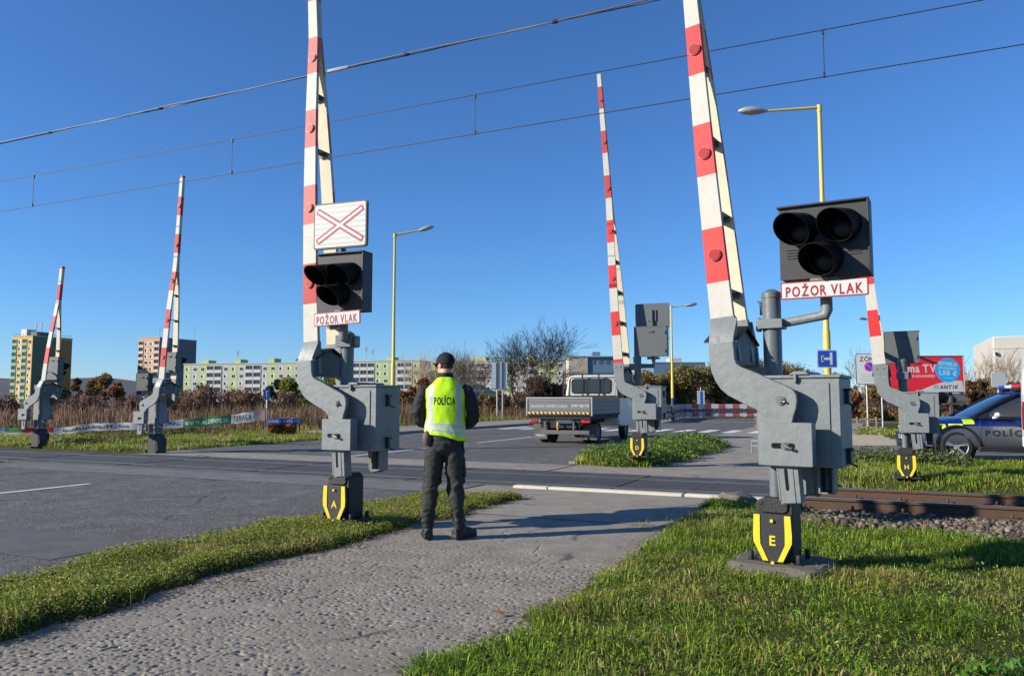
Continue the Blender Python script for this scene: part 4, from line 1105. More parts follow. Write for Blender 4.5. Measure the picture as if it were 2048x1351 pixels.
# ================================================================== PERSON
def remeshed(q, voxel, smooth_it=4):
    me = q.mesh('tmp', [], 0); o = bpy.data.objects.new('tmp', me); COL.objects.link(o)
    r = o.modifiers.new('r', 'REMESH'); r.mode = 'VOXEL'; r.voxel_size = voxel
    s = o.modifiers.new('s', 'SMOOTH'); s.iterations = smooth_it; s.factor = .5
    dg = bpy.context.evaluated_depsgraph_get(); dg.update()
    m2 = bpy.data.meshes.new_from_object(o.evaluated_get(dg), depsgraph=dg)
    bpy.data.objects.remove(o); return m2
def officer():
    p = at(889, 1074, 7.79)
    t = thing('person', 'person in a yellow reflective vest and black cap standing on the footpath', 'person', (p.x, p.y, 0), R(2))
    JK = M('jacket_black', lin(24, 26, 27), .8, var=.25, scale=20, bump=.3, bscale=50)
    TR = M('trousers', lin(42, 44, 40), .85, var=.2, scale=14, bump=.3, bscale=60)
    BT = M('boots', lin(24, 24, 24), .6, var=.2, bump=.3)
    SK = M('skin', lin(206, 150, 122), .5, var=.06)
    HR = M('hair', lin(46, 34, 28), .8, var=.2)
    q = MB()
    # torso, neck
    q.rings([(-.005, 0, .83, .10, .09), (-.005, .0, .87, .165, .125), (-.005, -.005, .94, .19, .14), (0, 0, 1.02, .185, .13), (0, 0, 1.10, .178, .12), (0, 0, 1.25, .186, .125), (0, .0, 1.38, .20, .13), (0, .0, 1.47, .195, .118), (0, .005, 1.53, .145, .10), (0, .01, 1.57, .085, .075), (0, .015, 1.62, .068, .068), (0, .02, 1.68, .06, .064)], 28)
    # legs
    q.rings([(-.092, 0, .93, .09, .11), (-.10, 0, .84, .100, .116), (-.112, 0, .72, .094, .105), (-.128, .005, .60, .087, .097), (-.142, .005, .50, .080, .088), (-.15, 0, .42, .075, .084), (-.157, -.01, .32, .066, .075), (-.163, -.005, .20, .058, .066), (-.166, 0, .12, .06, .068)], 22)
    q.rings([(.086, 0, .93, .09, .11), (.092, 0, .84, .100, .116), (.098, 0, .72, .096, .106), (.103, .005, .60, .090, .098), (.108, .005, .50, .084, .090), (.116, 0, .42, .078, .086), (.126, -.01, .32, .068, .076), (.136, -.005, .20, .060, .067), (.142, 0, .12, .062, .068)], 22)
    # boots
    def boot(x, y, yaw):
        b = MB(); b.rings([(0, 0, .0, .045, .06), (0, 0, .04, .05, .062), (0, 0, .14, .055, .064), (0, 0, .235, .058, .062)], 16)
        b.tube([(0, -.075, .05), (0, .02, .055), (0, .12, .045), (0, .19, .035), (0, .22, .03)], [(.045, .045), (.055, .055), (.054, .045), (.048, .034), (.02, .02)], 14)
        b.box(-.045, .045, -.08, .20, .0, .03)
        b.xf(Matrix.Translation((x, y, 0)) @ Matrix.Rotation(R(yaw), 4, 'Z')); q.join(b)
    boot(-.168, 0, 12); boot(.150, -.01, -48)
    # arms: upper arm, elbow out, forearm forward, hands met in front
    q.tube([(-.165, 0, 1.475), (-.215, -.005, 1.45), (-.245, -.02, 1.36), (-.27, -.03, 1.25), (-.262, -.005, 1.185), (-.235, .06, 1.145), (-.17, .16, 1.12), (-.10, .235, 1.115)], [.07, .078, .073, .066, .064, .058, .05, .04], 18)
    q.tube([(.165, 0, 1.475), (.215, -.005, 1.45), (.25, -.02, 1.36), (.282, -.03, 1.25), (.276, -.005, 1.18), (.245, .06, 1.14), (.175, .16, 1.12), (.10, .235, 1.12)], [.07, .078, .073, .067, .066, .06, .05, .04], 18)
    q.ell((-.055, .265, 1.115), (.045, .022, .038), 14, 10); q.ell((.06, .27, 1.12), (.045, .022, .038), 14, 10)
    for s, zz in ((-1, 1.115), (1, 1.12)):
        for k, l in enumerate((.062, .072, .068, .054)):
            z = zz + .03 - k * .02; x = -s * -.03
            q.tube([(s * .025, .272 + .012 * (s > 0), z), (-s * l * .35, .292 + .012 * (s > 0), z - .004), (-s * l * .8, .285 + .012 * (s > 0), z - .012)], [.011, .010, .008], 8)
        q.tube([(s * .06, .262, zz + .03), (s * .035, .28, zz + .055), (s * .01, .285, zz + .06)], [.013, .011, .009], 8)
    # head, turned to the left
    hr = Matrix.Rotation(R(42), 4, 'Z'); hc = Vector((-.002, .03, 1.725))
    hd = MB().ell((0, .0, .02), (.075, .095, .105), 20, 16).ell((0, .03, -.055), (.056, .062, .06), 16, 12)
    hd.tube([(0, .085, .02), (0, .108, -.012), (0, .09, -.025)], [.012, .016, .012], 8)
    for s in (-1, 1): hd.ell((s * .076, -.005, .0), (.012, .022, .034), 10, 8).ell((s * .03, .078, -.055), (.018, .012, .008), 8, 6)
    hd.xf(Matrix.Translation(hc) @ hr); q.join(hd)
    me = remeshed(q, .0085, 3)
    n = len(me.vertices); v = np.zeros(n * 3); me.vertices.foreach_get('co', v); v = v.reshape(-1, 3)
    nr = np.zeros(n * 3); me.vertices.foreach_get('normal', nr); nr = nr.reshape(-1, 3)
    # cloth folds: horizontal bunching at knee, ankle and elbow, broad creases elsewhere
    d = np.zeros(n)
    for i in range(n):
        x, y, z = v[i]
        if .16 < z < 1.02:
            k = .4 + 1.0 * math.exp(-((z - .52) / .12) ** 2) + 1.2 * math.exp(-((z - .24) / .09) ** 2) + .5 * math.exp(-((z - .84) / .1) ** 2)
            d[i] = k * .0085 * 1.7 * (.9 - 2.2 * abs(mnoise.noise(Vector((x * 7 + 3 + z * 4, y * 8, z * 10 + 8 * x)))) + .5 * mnoise.noise(Vector((x * 22 - z * 9, y * 20, z * 26))))
        elif z < 1.56 and abs(x) > .2 and y < .2:
            d[i] = .008 * (mnoise.noise(Vector((x * 12, y * 12, z * 22))) + .6 * mnoise.noise(Vector((x * 30, y * 30, z * 40))))
    v = v + nr * d[:, None]; v[:, 2] = np.maximum(v[:, 2], .001)
    me.vertices.foreach_set('co', v.ravel())
    for m in (JK, TR, BT, SK, HR): me.materials.append(m)
    c = np.zeros(len(me.polygons) * 3); me.polygons.foreach_get('center', c); c = c.reshape(-1, 3)
    mi = np.zeros(len(c), dtype=np.int32)
    mi[c[:, 2] < 1.045] = 1
    mi[c[:, 2] < .205] = 2
    hand = (np.abs(c[:, 0]) < .105) & (c[:, 1] > .225) & (np.abs(c[:, 2] - 1.12) < .09); mi[hand] = 3
    arm = (np.abs(c[:, 0]) > .19) & (c[:, 2] > .98) & ~hand; mi[arm] = 0
    mi[c[:, 2] > 1.628] = 3
    hl = (hr.inverted().to_3x3() @ Matrix.Identity(3))
    loc = (c - np.array(hc)) @ np.array(hl).T
    mi[(c[:, 2] > 1.69) & (loc[:, 1] < -.02) & (np.abs(loc[:, 0]) < .085)] = 4
    me.polygons.foreach_set('material_index', mi); me.polygons.foreach_set('use_smooth', np.ones(len(c), dtype=bool)); me.update()
    body = bpy.data.objects.new('body', me); COL.objects.link(body); body.parent = t
    # collar
    MB().rings([(0, .008, 1.56, .095, .085), (0, .012, 1.60, .080, .078), (0, .014, 1.645, .076, .076), (0, .014, 1.648, .069, .069), (0, .012, 1.60, .07, .07)], 24, caps=False).build('collar', JK, t)
    # cap
    q = MB(); rg = []
    for k in range(9):
        a_ = math.pi / 2 * k / 8; rg.append((0, -.002, .035 + .098 * math.sin(a_), .0865 * math.cos(a_) + .0005, .107 * math.cos(a_) + .0005))
    q.rings([(0, -.002, .012, .084, .104), (0, -.002, .035, .0868, .1073)] + rg[1:], 26)
    br = [(.075 * math.cos(x), .085 + .085 * math.sin(x)) for x in np.linspace(0, math.pi, 14)]
    q.pxy(br, .022, .028)
    q.cyl((0, -.002, .13), (0, -.002, .137), .009, 10)
    q.xf(Matrix.Translation(hc) @ hr @ Matrix.Rotation(R(-3), 4, 'X')); q.build('cap', M('cap_black', lin(9, 10, 12), .85, var=.2, bump=.2), t)
    q = MB().tube([(-.083, -.02, .012), (-.08, .07, .012)], .004, 6).tube([(.083, -.02, .012), (.08, .07, .012)], .004, 6)
    for s in (-1, 1): q.ell((s * .034, .096, .004), (.032, .012, .02), 12, 8)
    q.xf(Matrix.Translation(hc) @ hr); q.build('sunglasses', BLACKV, t)
    # vest
    VY = M('vest_yellow', lin(196, 246, 14), .6, var=.05, scale=12, bump=.35, bscale=22)
    VS = M('vest_silver', lin(186, 188, 190), .35, var=.06, bump=.25, bscale=26)
    zs = [1.005, 1.02, 1.03, 1.045, 1.075, 1.085, 1.10, 1.105, 1.14, 1.15, 1.18, 1.22, 1.26, 1.30, 1.34, 1.38, 1.42, 1.45, 1.48, 1.505, 1.53, 1.555, 1.58, 1.60]
    hw = np.interp(zs, [1.0, 1.08, 1.18, 1.3, 1.42, 1.48, 1.53, 1.56, 1.60], [.208, .204, .198, .202, .212, .205, .165, .125, .092])
    hd_ = np.interp(zs, [1.0, 1.08, 1.18, 1.3, 1.42, 1.48, 1.53, 1.56, 1.60], [.158, .152, .146, .15, .153, .142, .124, .108, .090])
    nn = 96; q = MB()
    for i, z in enumerate(zs):
        for k in range(nn):
            th = 2 * math.pi * k / nn; c_, s_ = math.cos(th), math.sin(th)
            e = .82
            x = hw[i] * math.copysign(abs(c_) ** e, c_); y = hd_[i] * math.copysign(abs(s_) ** e, s_)
            w_ = .0055 * mnoise.noise(Vector((x * 13, y * 13, z * 17))) + .004 * mnoise.noise(Vector((x * 30 + z * 20, y * 30, z * 12)))
            rr = math.hypot(x, y); x += x / rr * w_; y += y / rr * w_ + .004
            sl = max(0, (1.20 - z) / .2)
            zz = z - sl * (.045 * x / .2) - .006 * sl * math.sin(5 * th) + (.0 if z < 1.5 else -.02 * abs(c_) ** 3)
            q.v.append((x, y, zz))
    for i in range(len(zs) - 1):
        for k in range(nn):
            z = (zs[i] + zs[i + 1]) / 2; th = 2 * math.pi * (k + .5) / nn; xa = hw[i] * abs(math.cos(th)) ** .82
            silver = 1.045 < z < 1.075 or 1.085 < z < 1.10 or 1.105 < z < 1.14
            silver = silver or (z > 1.15 and z < 1.56 and .112 < xa < .163 and z < 1.53)
            # armholes
            if z > 1.36 and xa > .196 - max(0, (z - 1.46)) * .25 and z < 1.52: continue
            q.f.append([i * nn + k, i * nn + (k + 1) % nn, (i + 1) * nn + (k + 1) % nn, (i + 1) * nn + k]); q.m.append(1 if silver else 0)
    ve = q.build('vest', [VY, VS], t, sharp=60)
    so = ve.modifiers.new('cloth', 'SOLIDIFY'); so.thickness = .004; so.offset = 1
    q = text_mb('POLÍCIA', .212, .098, .03, 0, .15)
    q.v = [(x, -.26, z + 1.372) for x, y, z in q.v]
    o = q.build('lettering', M('vest_print', lin(18, 22, 26), .7), ve, sharp=0, fix=False)
    sb = o.modifiers.new('s', 'SUBSURF'); sb.subdivision_type = 'SIMPLE'; sb.levels = sb.render_levels = 3
    sh = o.modifiers.new('w', 'SHRINKWRAP'); sh.target = ve; sh.wrap_method = 'PROJECT'; sh.use_project_x = False; sh.use_project_y = True; sh.use_project_z = False
    sh.use_positive_direction = True; sh.use_negative_direction = False; sh.offset = .0012
    # belt, holster, pouch, pockets
    q = MB().rings([(-.002, 0, .985, .196, .146), (-.002, 0, 1.03, .194, .142)], 40, caps=True); q.build('belt', BT, t)
    q = MB().box(-.03, .03, -.04, .06, .86, 1.06).box(-.026, .026, -.03, .05, .82, .87).tube([(0, .02, 1.05), (0, -.02, 1.10)], [.022, .016], 8)
    q.xf(Matrix.Translation((.222, -.01, 0)) @ Matrix.Rotation(R(-4), 4, 'Y')); q.build('holster', BLACKV, t, bevel=.012)
    q = MB().ell((-.175, -.10, .995), (.045, .04, .075), 14, 10); q.build('pouch', M('brown_pouch', lin(96, 80, 74), .7, var=.2, bump=.3), t)
    for s, x in ((-1, -.192), (1, .188)):
        q = MB().box(-.02, .02, -.055, .075, -.1, .1).xf(Matrix.Translation((x, .0, .70)) @ Matrix.Rotation(R(s * -4), 4, 'Y'))
        q.build('thigh_pocket', TR, t, bevel=.015)
    return t
officer()

# ================================================================== VEHICLES
def wheel_mb(r, w, rim):
    """wheel on the x axis; outer side at -x"""
    ty = MB(); n = 32; prof = [(-w / 2 + .01, rim), (-w / 2, rim + .02), (-w / 2, r - .04), (-w / 2 + .03, r), (w / 2 - .03, r), (w / 2, r - .04), (w / 2, rim)]
    for x, rr in prof:
        for k in range(n):
            th = 2 * math.pi * k / n; ty.v.append((x, rr * math.cos(th), rr * math.sin(th)))
    for i in range(len(prof) - 1):
        for k in range(n): ty.f.append([i * n + k, i * n + (k + 1) % n, (i + 1) * n + (k + 1) % n, (i + 1) * n + k]); ty.m.append(0)
    return ty
def wheel(par, x, y, r, w, rim, spokes, mats, side=-1):
    q = wheel_mb(r, w, rim)
    if side > 0: q.mirror()
    q.xf(Matrix.Translation((x, y, r))); wh = q.build('tyre', RUBBER, None)
    wh.name = 'wheel'; wh.parent = par
    q = MB(); xo = -w / 2 + .03
    q.cyl((xo + .05, 0, 0), (xo + .06, 0, 0), rim * .98, 32, 1)
    for k in range(spokes):
        a_ = 2 * math.pi * k / spokes
        for da in ((-.12, .12) if spokes < 8 else (0,)):
            c0 = Matrix.Rotation(a_ + da * .4, 4, 'X'); c1 = Matrix.Rotation(a_ + da, 4, 'X')
            p0, p1 = c0 @ Vector((xo + .015, 0, .04)), c1 @ Vector((xo, 0, rim - .01))
            q.tube([p0, p1], [(.018, .018), (.022, .02)], 6)
    q.cyl((xo, 0, 0), (xo + .03, 0, 0), .055, 16)
    rg = []
    for k in range(33):
        th = 2 * math.pi * k / 32; rg.append((xo, (rim - .01) * math.cos(th), (rim - .01) * math.sin(th)))
    q.tube(rg, .012, 6, caps=False)
    if side > 0: q.mirror()
    q.xf(Matrix.Translation((x, y, r))); q.build('rim', mats, wh)
    return wh
RIMM = [M('rim_silver', lin(176, 178, 180), .35, metal=.6), M('rim_dark', lin(24, 24, 26), .6)]

def truck():
    p = at(1118, 886, 24.3); b0 = AB(p.x, p.y)
    t = thing('dropside_truck', 'white cab dropside truck with grey bed driving away over the junction', 'truck', (p.x, p.y, 0), ANG + R(3))
    AL = M('bed_aluminium', lin(112, 112, 112), .5, metal=.25, var=.1, scale=3, dirt=.3, dirtcol=lin(90, 84, 80))
    ALD = M('bed_frame', lin(160, 160, 156), .45, metal=.2, dirt=.2)
    CH = M('chassis_black', lin(34, 33, 33), .75, var=.2)
    WH = M('cab_white', lin(226, 222, 204), .35, var=.04, scale=2, coat=.3, dirt=.1)
    # local: x right, y forward, rear gate at y=0
    MB().box(-1.06, 1.06, .0, 3.5, .88, .94).box(-1.02, 1.02, .05, 3.45, .78, .88).build('bed_floor', CH, t, bevel=.01)
    def gate(x0, x1, y, name, z0=.93, z1=1.42):
        q = MB(); hgt = (z1 - z0) / 4
        for k in range(4): q.box(x0 + .05, x1 - .05, y - .012, y + .014, z0 + k * hgt + .008, z0 + (k + 1) * hgt - .008)
        q.box(x0 + .05, x1 - .05, y, y + .02, z0, z1)
        return q
    g = gate(-1.06, 1.06, 0, 'tailgate').build('tailgate', AL, t, bevel=.004)
    MB().box(-1.09, 1.09, -.02, .03, 1.425, 1.465).box(-1.09, -1.045, -.02, .04, .88, 1.425).box(1.045, 1.09, -.02, .04, .88, 1.425).build('frame', ALD, g, bevel=.004)
    q = MB()
    for k in range(15):
        x = -1.0 + k * .137
        q.add([(x, -.0165, .945), (x + .075, -.0165, .945), (x + .035, -.0165, 1.0), (x - .04, -.0165, 1.0)], [(0, 1, 2, 3)])
    MB().box(-1.0, 1.0, -.0155, -.0125, .94, 1.004).build('warning_band', DARKTXT, g)
    q.build('warning_stripe', M('stripe_yellow', lin(236, 196, 70), .5, dirt=.2), g, fix=False)
    lettering(g, 'REALIZÁCIA A ÚDRŽBA ZÁHRAD', -.32, -.0155, 1.195, SIGNW, w=1.22, h=.08, bold=.02)
    lettering(g, '0907 861 178', .70, -.0155, 1.195, SIGNW, w=.56, h=.075, bold=.02)
    for s in (-1, 1):
        q = gate(.0, 3.5, 0, ''); q.v = [(-y_ + 1.06 if s > 0 else y_ - 1.06, x_, z_) for x_, y_, z_ in q.v]; q.v = [((1.06 * s - (abs(x_) - 1.06) * -s), y_, z_) for x_, y_, z_ in q.v]
        q.build('side_board', AL, t, bevel=.004)
    q = MB().box(-1.03, 1.03, 3.45, 3.5, .9, 1.5)
    for x in (-1.0, -.28, .32, 1.0): q.box(x - .022, x + .022, 3.45, 3.49, 1.5, 2.33)
    q.box(-1.0, 1.0, 3.45, 3.49, 2.29, 2.33).box(-.95, .95, 3.45, 3.49, 1.5, 1.54)
    hb = q.build('headboard', CH, t)
    q = MB()
    for k in range(34): x = -.97 + k * .059; q.box(x - .0025, x + .0025, 3.468, 3.473, 1.54, 2.29)
    for k in range(13): z = 1.56 + k * .059; q.box(-.98, .98, 3.4735, 3.478, z - .0025, z + .0025)
    q.build('mesh_guard', CH, hb, sharp=0, fix=False)
    # cab
    prof = [(3.62, .75), (3.60, 1.5), (3.62, 2.12), (3.72, 2.24), (4.0, 2.28), (4.5, 2.24), (4.75, 2.12), (5.3, 1.45), (5.75, 1.32), (5.85, 1.15), (5.88, .5), (5.2, .45), (5.15, .45), (4.3, .45), (3.7, .5)]
    q = MB()
    xs = [(-.98, .92, 0), (-.93, .97, 0), (0, 1, 0), (.93, .97, 0), (.98, .92, 0)]
    xx = [-.98, -.95, -.85, 0, .85, .95, .98]
    for x in xx:
        k = {.98: .94, .95: .975, .85: 1.0, 0: 1.01}[abs(x)]
        for y, z in prof:
            wz = 1 - max(0, z - 1.5) * .14
            q.v.append((x * wz, 4.7 + (y - 4.7) * k, 1.3 + (z - 1.3) * (k if z > 1.3 else 1)))
    n = len(prof)
    for i in range(len(xx) - 1):
        for k in range(n): q.f.append([i * n + k, i * n + (k + 1) % n, (i + 1) * n + (k + 1) % n, (i + 1) * n + k]); q.m.append(0)
    q.f.append(list(range(n))); q.m.append(0); q.f.append(list(range((len(xx) - 1) * n, len(xx) * n))); q.m.append(0)
    cab = q.build('cab', WH, t, bevel=.03, sharp=30)
    MB().pxz(rrect(-.70, .70, 1.64, 2.1, .1), 3.575, 3.6).build('rear_window', GLASS, cab)
    MB().pxz(rrect(-.74, .74, 1.60, 2.14, .13), 3.588, 3.61).build('window_seal', CH, cab)
    for s in (-1, 1):
        MB().pyz([(3.95, 1.45), (5.05, 1.45), (4.65, 2.05), (4.0, 2.08)], s * .93, s * .962).build('side_window', GLASS, cab)
        q = MB().box(s * 1.02 - .06, s * 1.02 + .06, 4.95, 5.05, 1.45, 1.85).tube([(s * .93, 5.0, 1.5), (s * 1.02, 5.0, 1.5)], .015, 6); q.build('mirror', CH, cab, bevel=.02)
    # chassis, lights, bumper, hook, flaps, wheels
    q = MB()
    for s in (-1, 1): q.box(s * .42 - .04, s * .42 + .04, .1, 5.4, .60, .78)
    q.cyl((-.8, 1.1, .42), (.8, 1.1, .42), .07, 10).ell((0, 1.1, .42), (.17, .17, .17), 12, 8).box(-.5, -.15, 1.6, 2.6, .35, .6).box(-.65, .65, .12, .22, .50, .8)
    q.build('chassis', CH, t)
    MB().box(-.58, .98, -.0, .08, .31, .44).box(-.5, -.44, .02, .06, .44, .72).box(.44, .5, .02, .06, .44, .72).build('bumper_bar', M('bumper_grey', lin(92, 90, 90), .6, metal=.2), t, bevel=.01)
    q = MB().tube([(-.03, -.0, .44), (-.03, -.05, .52), (-.03, -.05, .62), (-.03, 0, .68)], .028, 8); q.build('tow_hook', M('hook_yellow', lin(220, 180, 50), .5), t)
    for s in (-1, 1):
        MB().box(s * .86 - .15, s * .86 + .15, .02, .10, .66, .76).build('tail_light', M('tail_red', lin(180, 36, 48), .25), t, bevel=.02)
        f = MB().box(s * .83 - .23, s * .83 + .23, .58, .60, .13, .62).build('mudflap', M('flap_rubber', lin(86, 88, 82), .8), t)
        lettering(f, 'IVECO', s * .83, .578, .25, SIGNW, w=.30, h=.07, bold=.02)
        for dx in (0, -s * .26):
            wheel(t, s * .86 + dx, 1.12, .35, .22, .2, 10, [M('steel_rim', lin(120, 120, 120), .5), RIMM[1]], s)
        wheel(t, s * .86, 4.75, .35, .22, .2, 10, [M('steel_rim', lin(120, 120, 120), .5), RIMM[1]], s)
    MB().box(-.26, .26, -.005, .0, .60, .71).xf(Matrix.Translation((.15, .03, .05))).build('number_plate', M('plate_dim', lin(60, 84, 100), .4), t)
truck()

def car_hull(name, par, mat, secs, sub=2):
    """secs: (y, [(x, z) ... from the bottom centre to the top centre]) for the right half"""
    q = MB(); n = None
    for y, half in secs:
        pts = [(-x, z) for x, z in half[::-1]] + [p_ for p_ in half]
        # closed loop: left top .. left bottom, right bottom .. right top
        loop = [(x, z) for x, z in half] + [(-x, z) for x, z in half[::-1] if x > 1e-6]
        n = len(loop); q.v += [(x, y, z) for x, z in loop]
    for i in range(len(secs) - 1):
        for k in range(n): q.f.append([i * n + k, i * n + (k + 1) % n, (i + 1) * n + (k + 1) % n, (i + 1) * n + k]); q.m.append(0)
    q.f.append(list(range(n))[::-1]); q.m.append(0); q.f.append(list(range((len(secs) - 1) * n, len(secs) * n))); q.m.append(0)
    o = q.build(name, mat, par, sharp=0)
    o.data.polygons.foreach_set('use_smooth', [True] * len(o.data.polygons))
    s = o.modifiers.new('sub', 'SUBSURF'); s.levels = sub; s.render_levels = sub
    return o
def police_car():
    c = (11.47, 17.97)
    t = thing('police_car', 'grey and blue police car with a light bar parked beyond the rails', 'police car', (c[0], c[1], 0), R(76))
    PG = M('police_silver', lin(88, 92, 100), .32, metal=.35, var=.04, scale=2, coat=.4)
    PB = M('police_blue', lin(12, 42, 116), .3, coat=.4, var=.05)
    CL = M('cladding', lin(26, 27, 29), .6)
    # two tone paint: blue above the waist crease, silver below (a livery boundary fixed on the body)
    nt = PG.node_tree; p_ = nt.nodes['Principled BSDF']; src = p_.inputs['Base Color'].links[0].from_socket
    tc = nt.nodes.new('ShaderNodeTexCoord'); sx = nt.nodes.new('ShaderNodeSeparateXYZ'); nt.links.new(tc.outputs['Object'], sx.inputs[0])
    g1 = nt.nodes.new('ShaderNodeMath'); g1.operation = 'GREATER_THAN'; g1.inputs[1].default_value = .80; nt.links.new(sx.outputs[2], g1.inputs[0])
    g2 = nt.nodes.new('ShaderNodeMath'); g2.operation = 'LESS_THAN'; g2.inputs[1].default_value = .985; nt.links.new(sx.outputs[2], g2.inputs[0])
    g3 = nt.nodes.new('ShaderNodeMath'); g3.operation = 'MULTIPLY'; nt.links.new(g1.outputs[0], g3.inputs[0]); nt.links.new(g2.outputs[0], g3.inputs[1])
    mx = nt.nodes.new('ShaderNodeMix'); mx.data_type = 'RGBA'; nt.links.new(g3.outputs[0], mx.inputs[0]); nt.links.new(src, mx.inputs[6]); mx.inputs[7].default_value = (*lin(12, 42, 116), 1)
    nt.links.new(mx.outputs[2], p_.inputs['Base Color'])
    def sec(hw, zb, zt, crown, tuck=.9):
        return [(0, zb), (hw * .82, zb), (hw * .97, zb + .08), (hw, zb + (zt - zb) * .42), (hw * .985, zb + (zt - zb) * .7), (hw * tuck, zt - .03), (hw * .6, zt + crown * .6), (0, zt + crown)]
    secs = [(-2.34, sec(.72, .42, .88, .0)), (-2.28, sec(.84, .32, .98, .01)), (-1.9, sec(.91, .27, 1.02, .01)), (-1.0, sec(.925, .25, 1.02, .0)), (0.3, sec(.925, .25, 1.01, .0)), (1.0, sec(.92, .25, .985, .03)),
            (1.5, sec(.915, .26, .93, .06)), (1.95, sec(.89, .27, .85, .06)), (2.22, sec(.80, .30, .76, .04)), (2.34, sec(.66, .36, .64, .02))]
    body = car_hull('body', t, PG, secs)
    for s in (-1, 1):
        for yy in (1.42, -1.43):
            bo = MB().cyl((s * .55, yy, .36), (s * 1.2, yy, .36), .43, 40).build('cutter', CL)
            md = body.modifiers.new('arch', 'BOOLEAN'); md.object = bo; md.operation = 'DIFFERENCE'; md.solver = 'EXACT'
    dg = bpy.context.evaluated_depsgraph_get(); dg.update()
    me = bpy.data.meshes.new_from_object(body.evaluated_get(dg), depsgraph=dg)
    body.modifiers.clear(); body.data = me
    me.polygons.foreach_set('use_smooth', [True] * len(me.polygons)); me.set_sharp_from_angle(angle=R(40))
    for o in [o for o in bpy.data.objects if o.name.startswith('cutter')]: bpy.data.objects.remove(o)
    q = MB()
    for s in (-1, 1):
        for yy in (1.42, -1.43):
            q.cyl((s * .5, yy, .36), (s * .56, yy, .36), .5, 24)
    q.build('wheel_well', CL, t)
    for s in (-1, 1):
        for yy in (1.42, -1.43):
            pts = [(s * .918, yy + .445 * math.cos(x), .36 + .445 * math.sin(x)) for x in np.linspace(-.25, math.pi + .25, 22)]
            MB().tube(pts, .026, 8).build('arch_trim', CL, t)
            wheel(t, s * .80, yy, .35, .22, .245, 5, RIMM, s)
        MB().pyz([(-1.0, .24), (1.0, .24), (.96, .36), (-.96, .36)], s * .90, s * .945).build('sill', CL, t, bevel=.01)
    # greenhouse
    G = [(1.12, .965, .80, .02), (.85, 1.13, .775, .03), (.45, 1.36, .70, .04), (.12, 1.505, .64, .05), (-.3, 1.555, .62, .06), (-1.1, 1.545, .61, .06), (-1.7, 1.40, .63, .05), (-2.12, 1.08, .68, .03)]
    secs = []
    for y, zt, hw, cr in G:
        wb = .83 if y > -1.9 else .76
        secs.append((y, [(0, .93), (wb, .93), (wb * .995, .96), (hw + (wb - hw) * .45, .96 + (zt - .96) * .55), (hw, zt - .02), (hw * .6, zt + cr * .7), (0, zt + cr)]))
    gh = car_hull('windows', t, M('car_glass', lin(22, 30, 42), .05, spec=.9, var=.05, coat=.5), secs)
    q = MB(); n_ = 14
    vs = []
    for y, zt, hw, cr in [(.14, 1.50, .62, .05), (-.3, 1.555, .625, .06), (-1.1, 1.545, .615, .06), (-1.72, 1.40, .62, .05)]:
        for k in range(n_ + 1):
            x = -1 + 2 * k / n_; vs.append((x * (hw + .012), y, zt + cr * (1 - x * x) + .006 - .03 * abs(x) ** 6))
    for i in range(3):
        for k in range(n_): q.f.append([i * (n_ + 1) + k, i * (n_ + 1) + k + 1, (i + 1) * (n_ + 1) + k + 1, (i + 1) * (n_ + 1) + k]); q.m.append(0)
    q.v = vs; rf = q.build('roof', PB, t, sharp=60); so = rf.modifiers.new('s', 'SOLIDIFY'); so.thickness = .02
    for s in (-1, 1):
        MB().tube([(s * .81, 1.1, .97), (s * .775, .80, 1.15), (s * .70, .40, 1.385), (s * .635, .08, 1.52)], .028, 8).build('pillar', M('pillar_dark', lin(20, 24, 32), .4), t)
        MB().tube([(s * .80, -.12, .97), (s * .72, -.13, 1.35), (s * .64, -.16, 1.545)], [.035, .032, .03], 8).build('pillar', CL, t)
        MB().tube([(s * .82, 1.05, .985), (s * .84, .2, 1.0), (s * .835, -1.6, 1.0)], .016, 6).build('window_trim', CL, t)
        MB().tube([(s * .635, .08, 1.525), (s * .625, -.4, 1.575), (s * .615, -1.1, 1.565), (s * .63, -1.7, 1.42)], .022, 8).build('roof_rail', CL, t)
        q = MB().ell((s * .99, .62, 1.05), (.10, .055, .055), 14, 10).tube([(s * .86, .66, .985), (s * .97, .63, 1.0)], [.03, .025], 8)
        q.build('wing_mirror', M('mirror_white', lin(220, 222, 224), .35), t)
        MB().ell((s * .66, 2.13, .735), (.2, .14, .055), 16, 8, rot=Matrix.Rotation(R(-s * 22), 3, 'Z')).build('headlight', M('headlight', lin(190, 200, 210), .1, spec=.8), t)
    def decal(name, mat, s, y0, y1, z0, z1, par=body, off=.006):
        q = MB(); n = 8
        for i in range(n + 1):
            for j in range(n + 1): q.v.append((s * 1.1, y0 + (y1 - y0) * i / n, z0 + (z1 - z0) * j / n))
        for i in range(n):
            for j in range(n): q.f.append([i * (n + 1) + j, (i + 1) * (n + 1) + j, (i + 1) * (n + 1) + j + 1, i * (n + 1) + j + 1]); q.m.append(0)
        o = q.build(name, mat, par, sharp=0, fix=False)
        sh = o.modifiers.new('w', 'SHRINKWRAP'); sh.target = body; sh.wrap_method = 'PROJECT'; sh.use_project_x = True; sh.use_positive_direction = True; sh.use_negative_direction = True; sh.use_project_y = False; sh.use_project_z = False; sh.offset = off
        return o
    FY = M('fluo_yellow', lin(214, 240, 30), .4)
    decal('livery_square', FY, -1, 1.62, 1.86, .735, .835); decal('livery_square', FY, -1, 1.04, 1.26, .845, .945); decal('livery_square', FY, -1, 1.28, 1.56, .79, .845)
    decal('livery_square', PB, -1, 1.28, 1.60, .846, .92); decal('livery_square', PB, -1, 1.86, 2.08, .62, .74); decal('livery_square', PB, -1, 1.86, 2.2, .3, .42)
    q = text_mb('POLÍCIA', .98, .17, .03, 0, .2); q.v = [(-1.1, -x + .36, z + .665) for x, y, z in q.v]
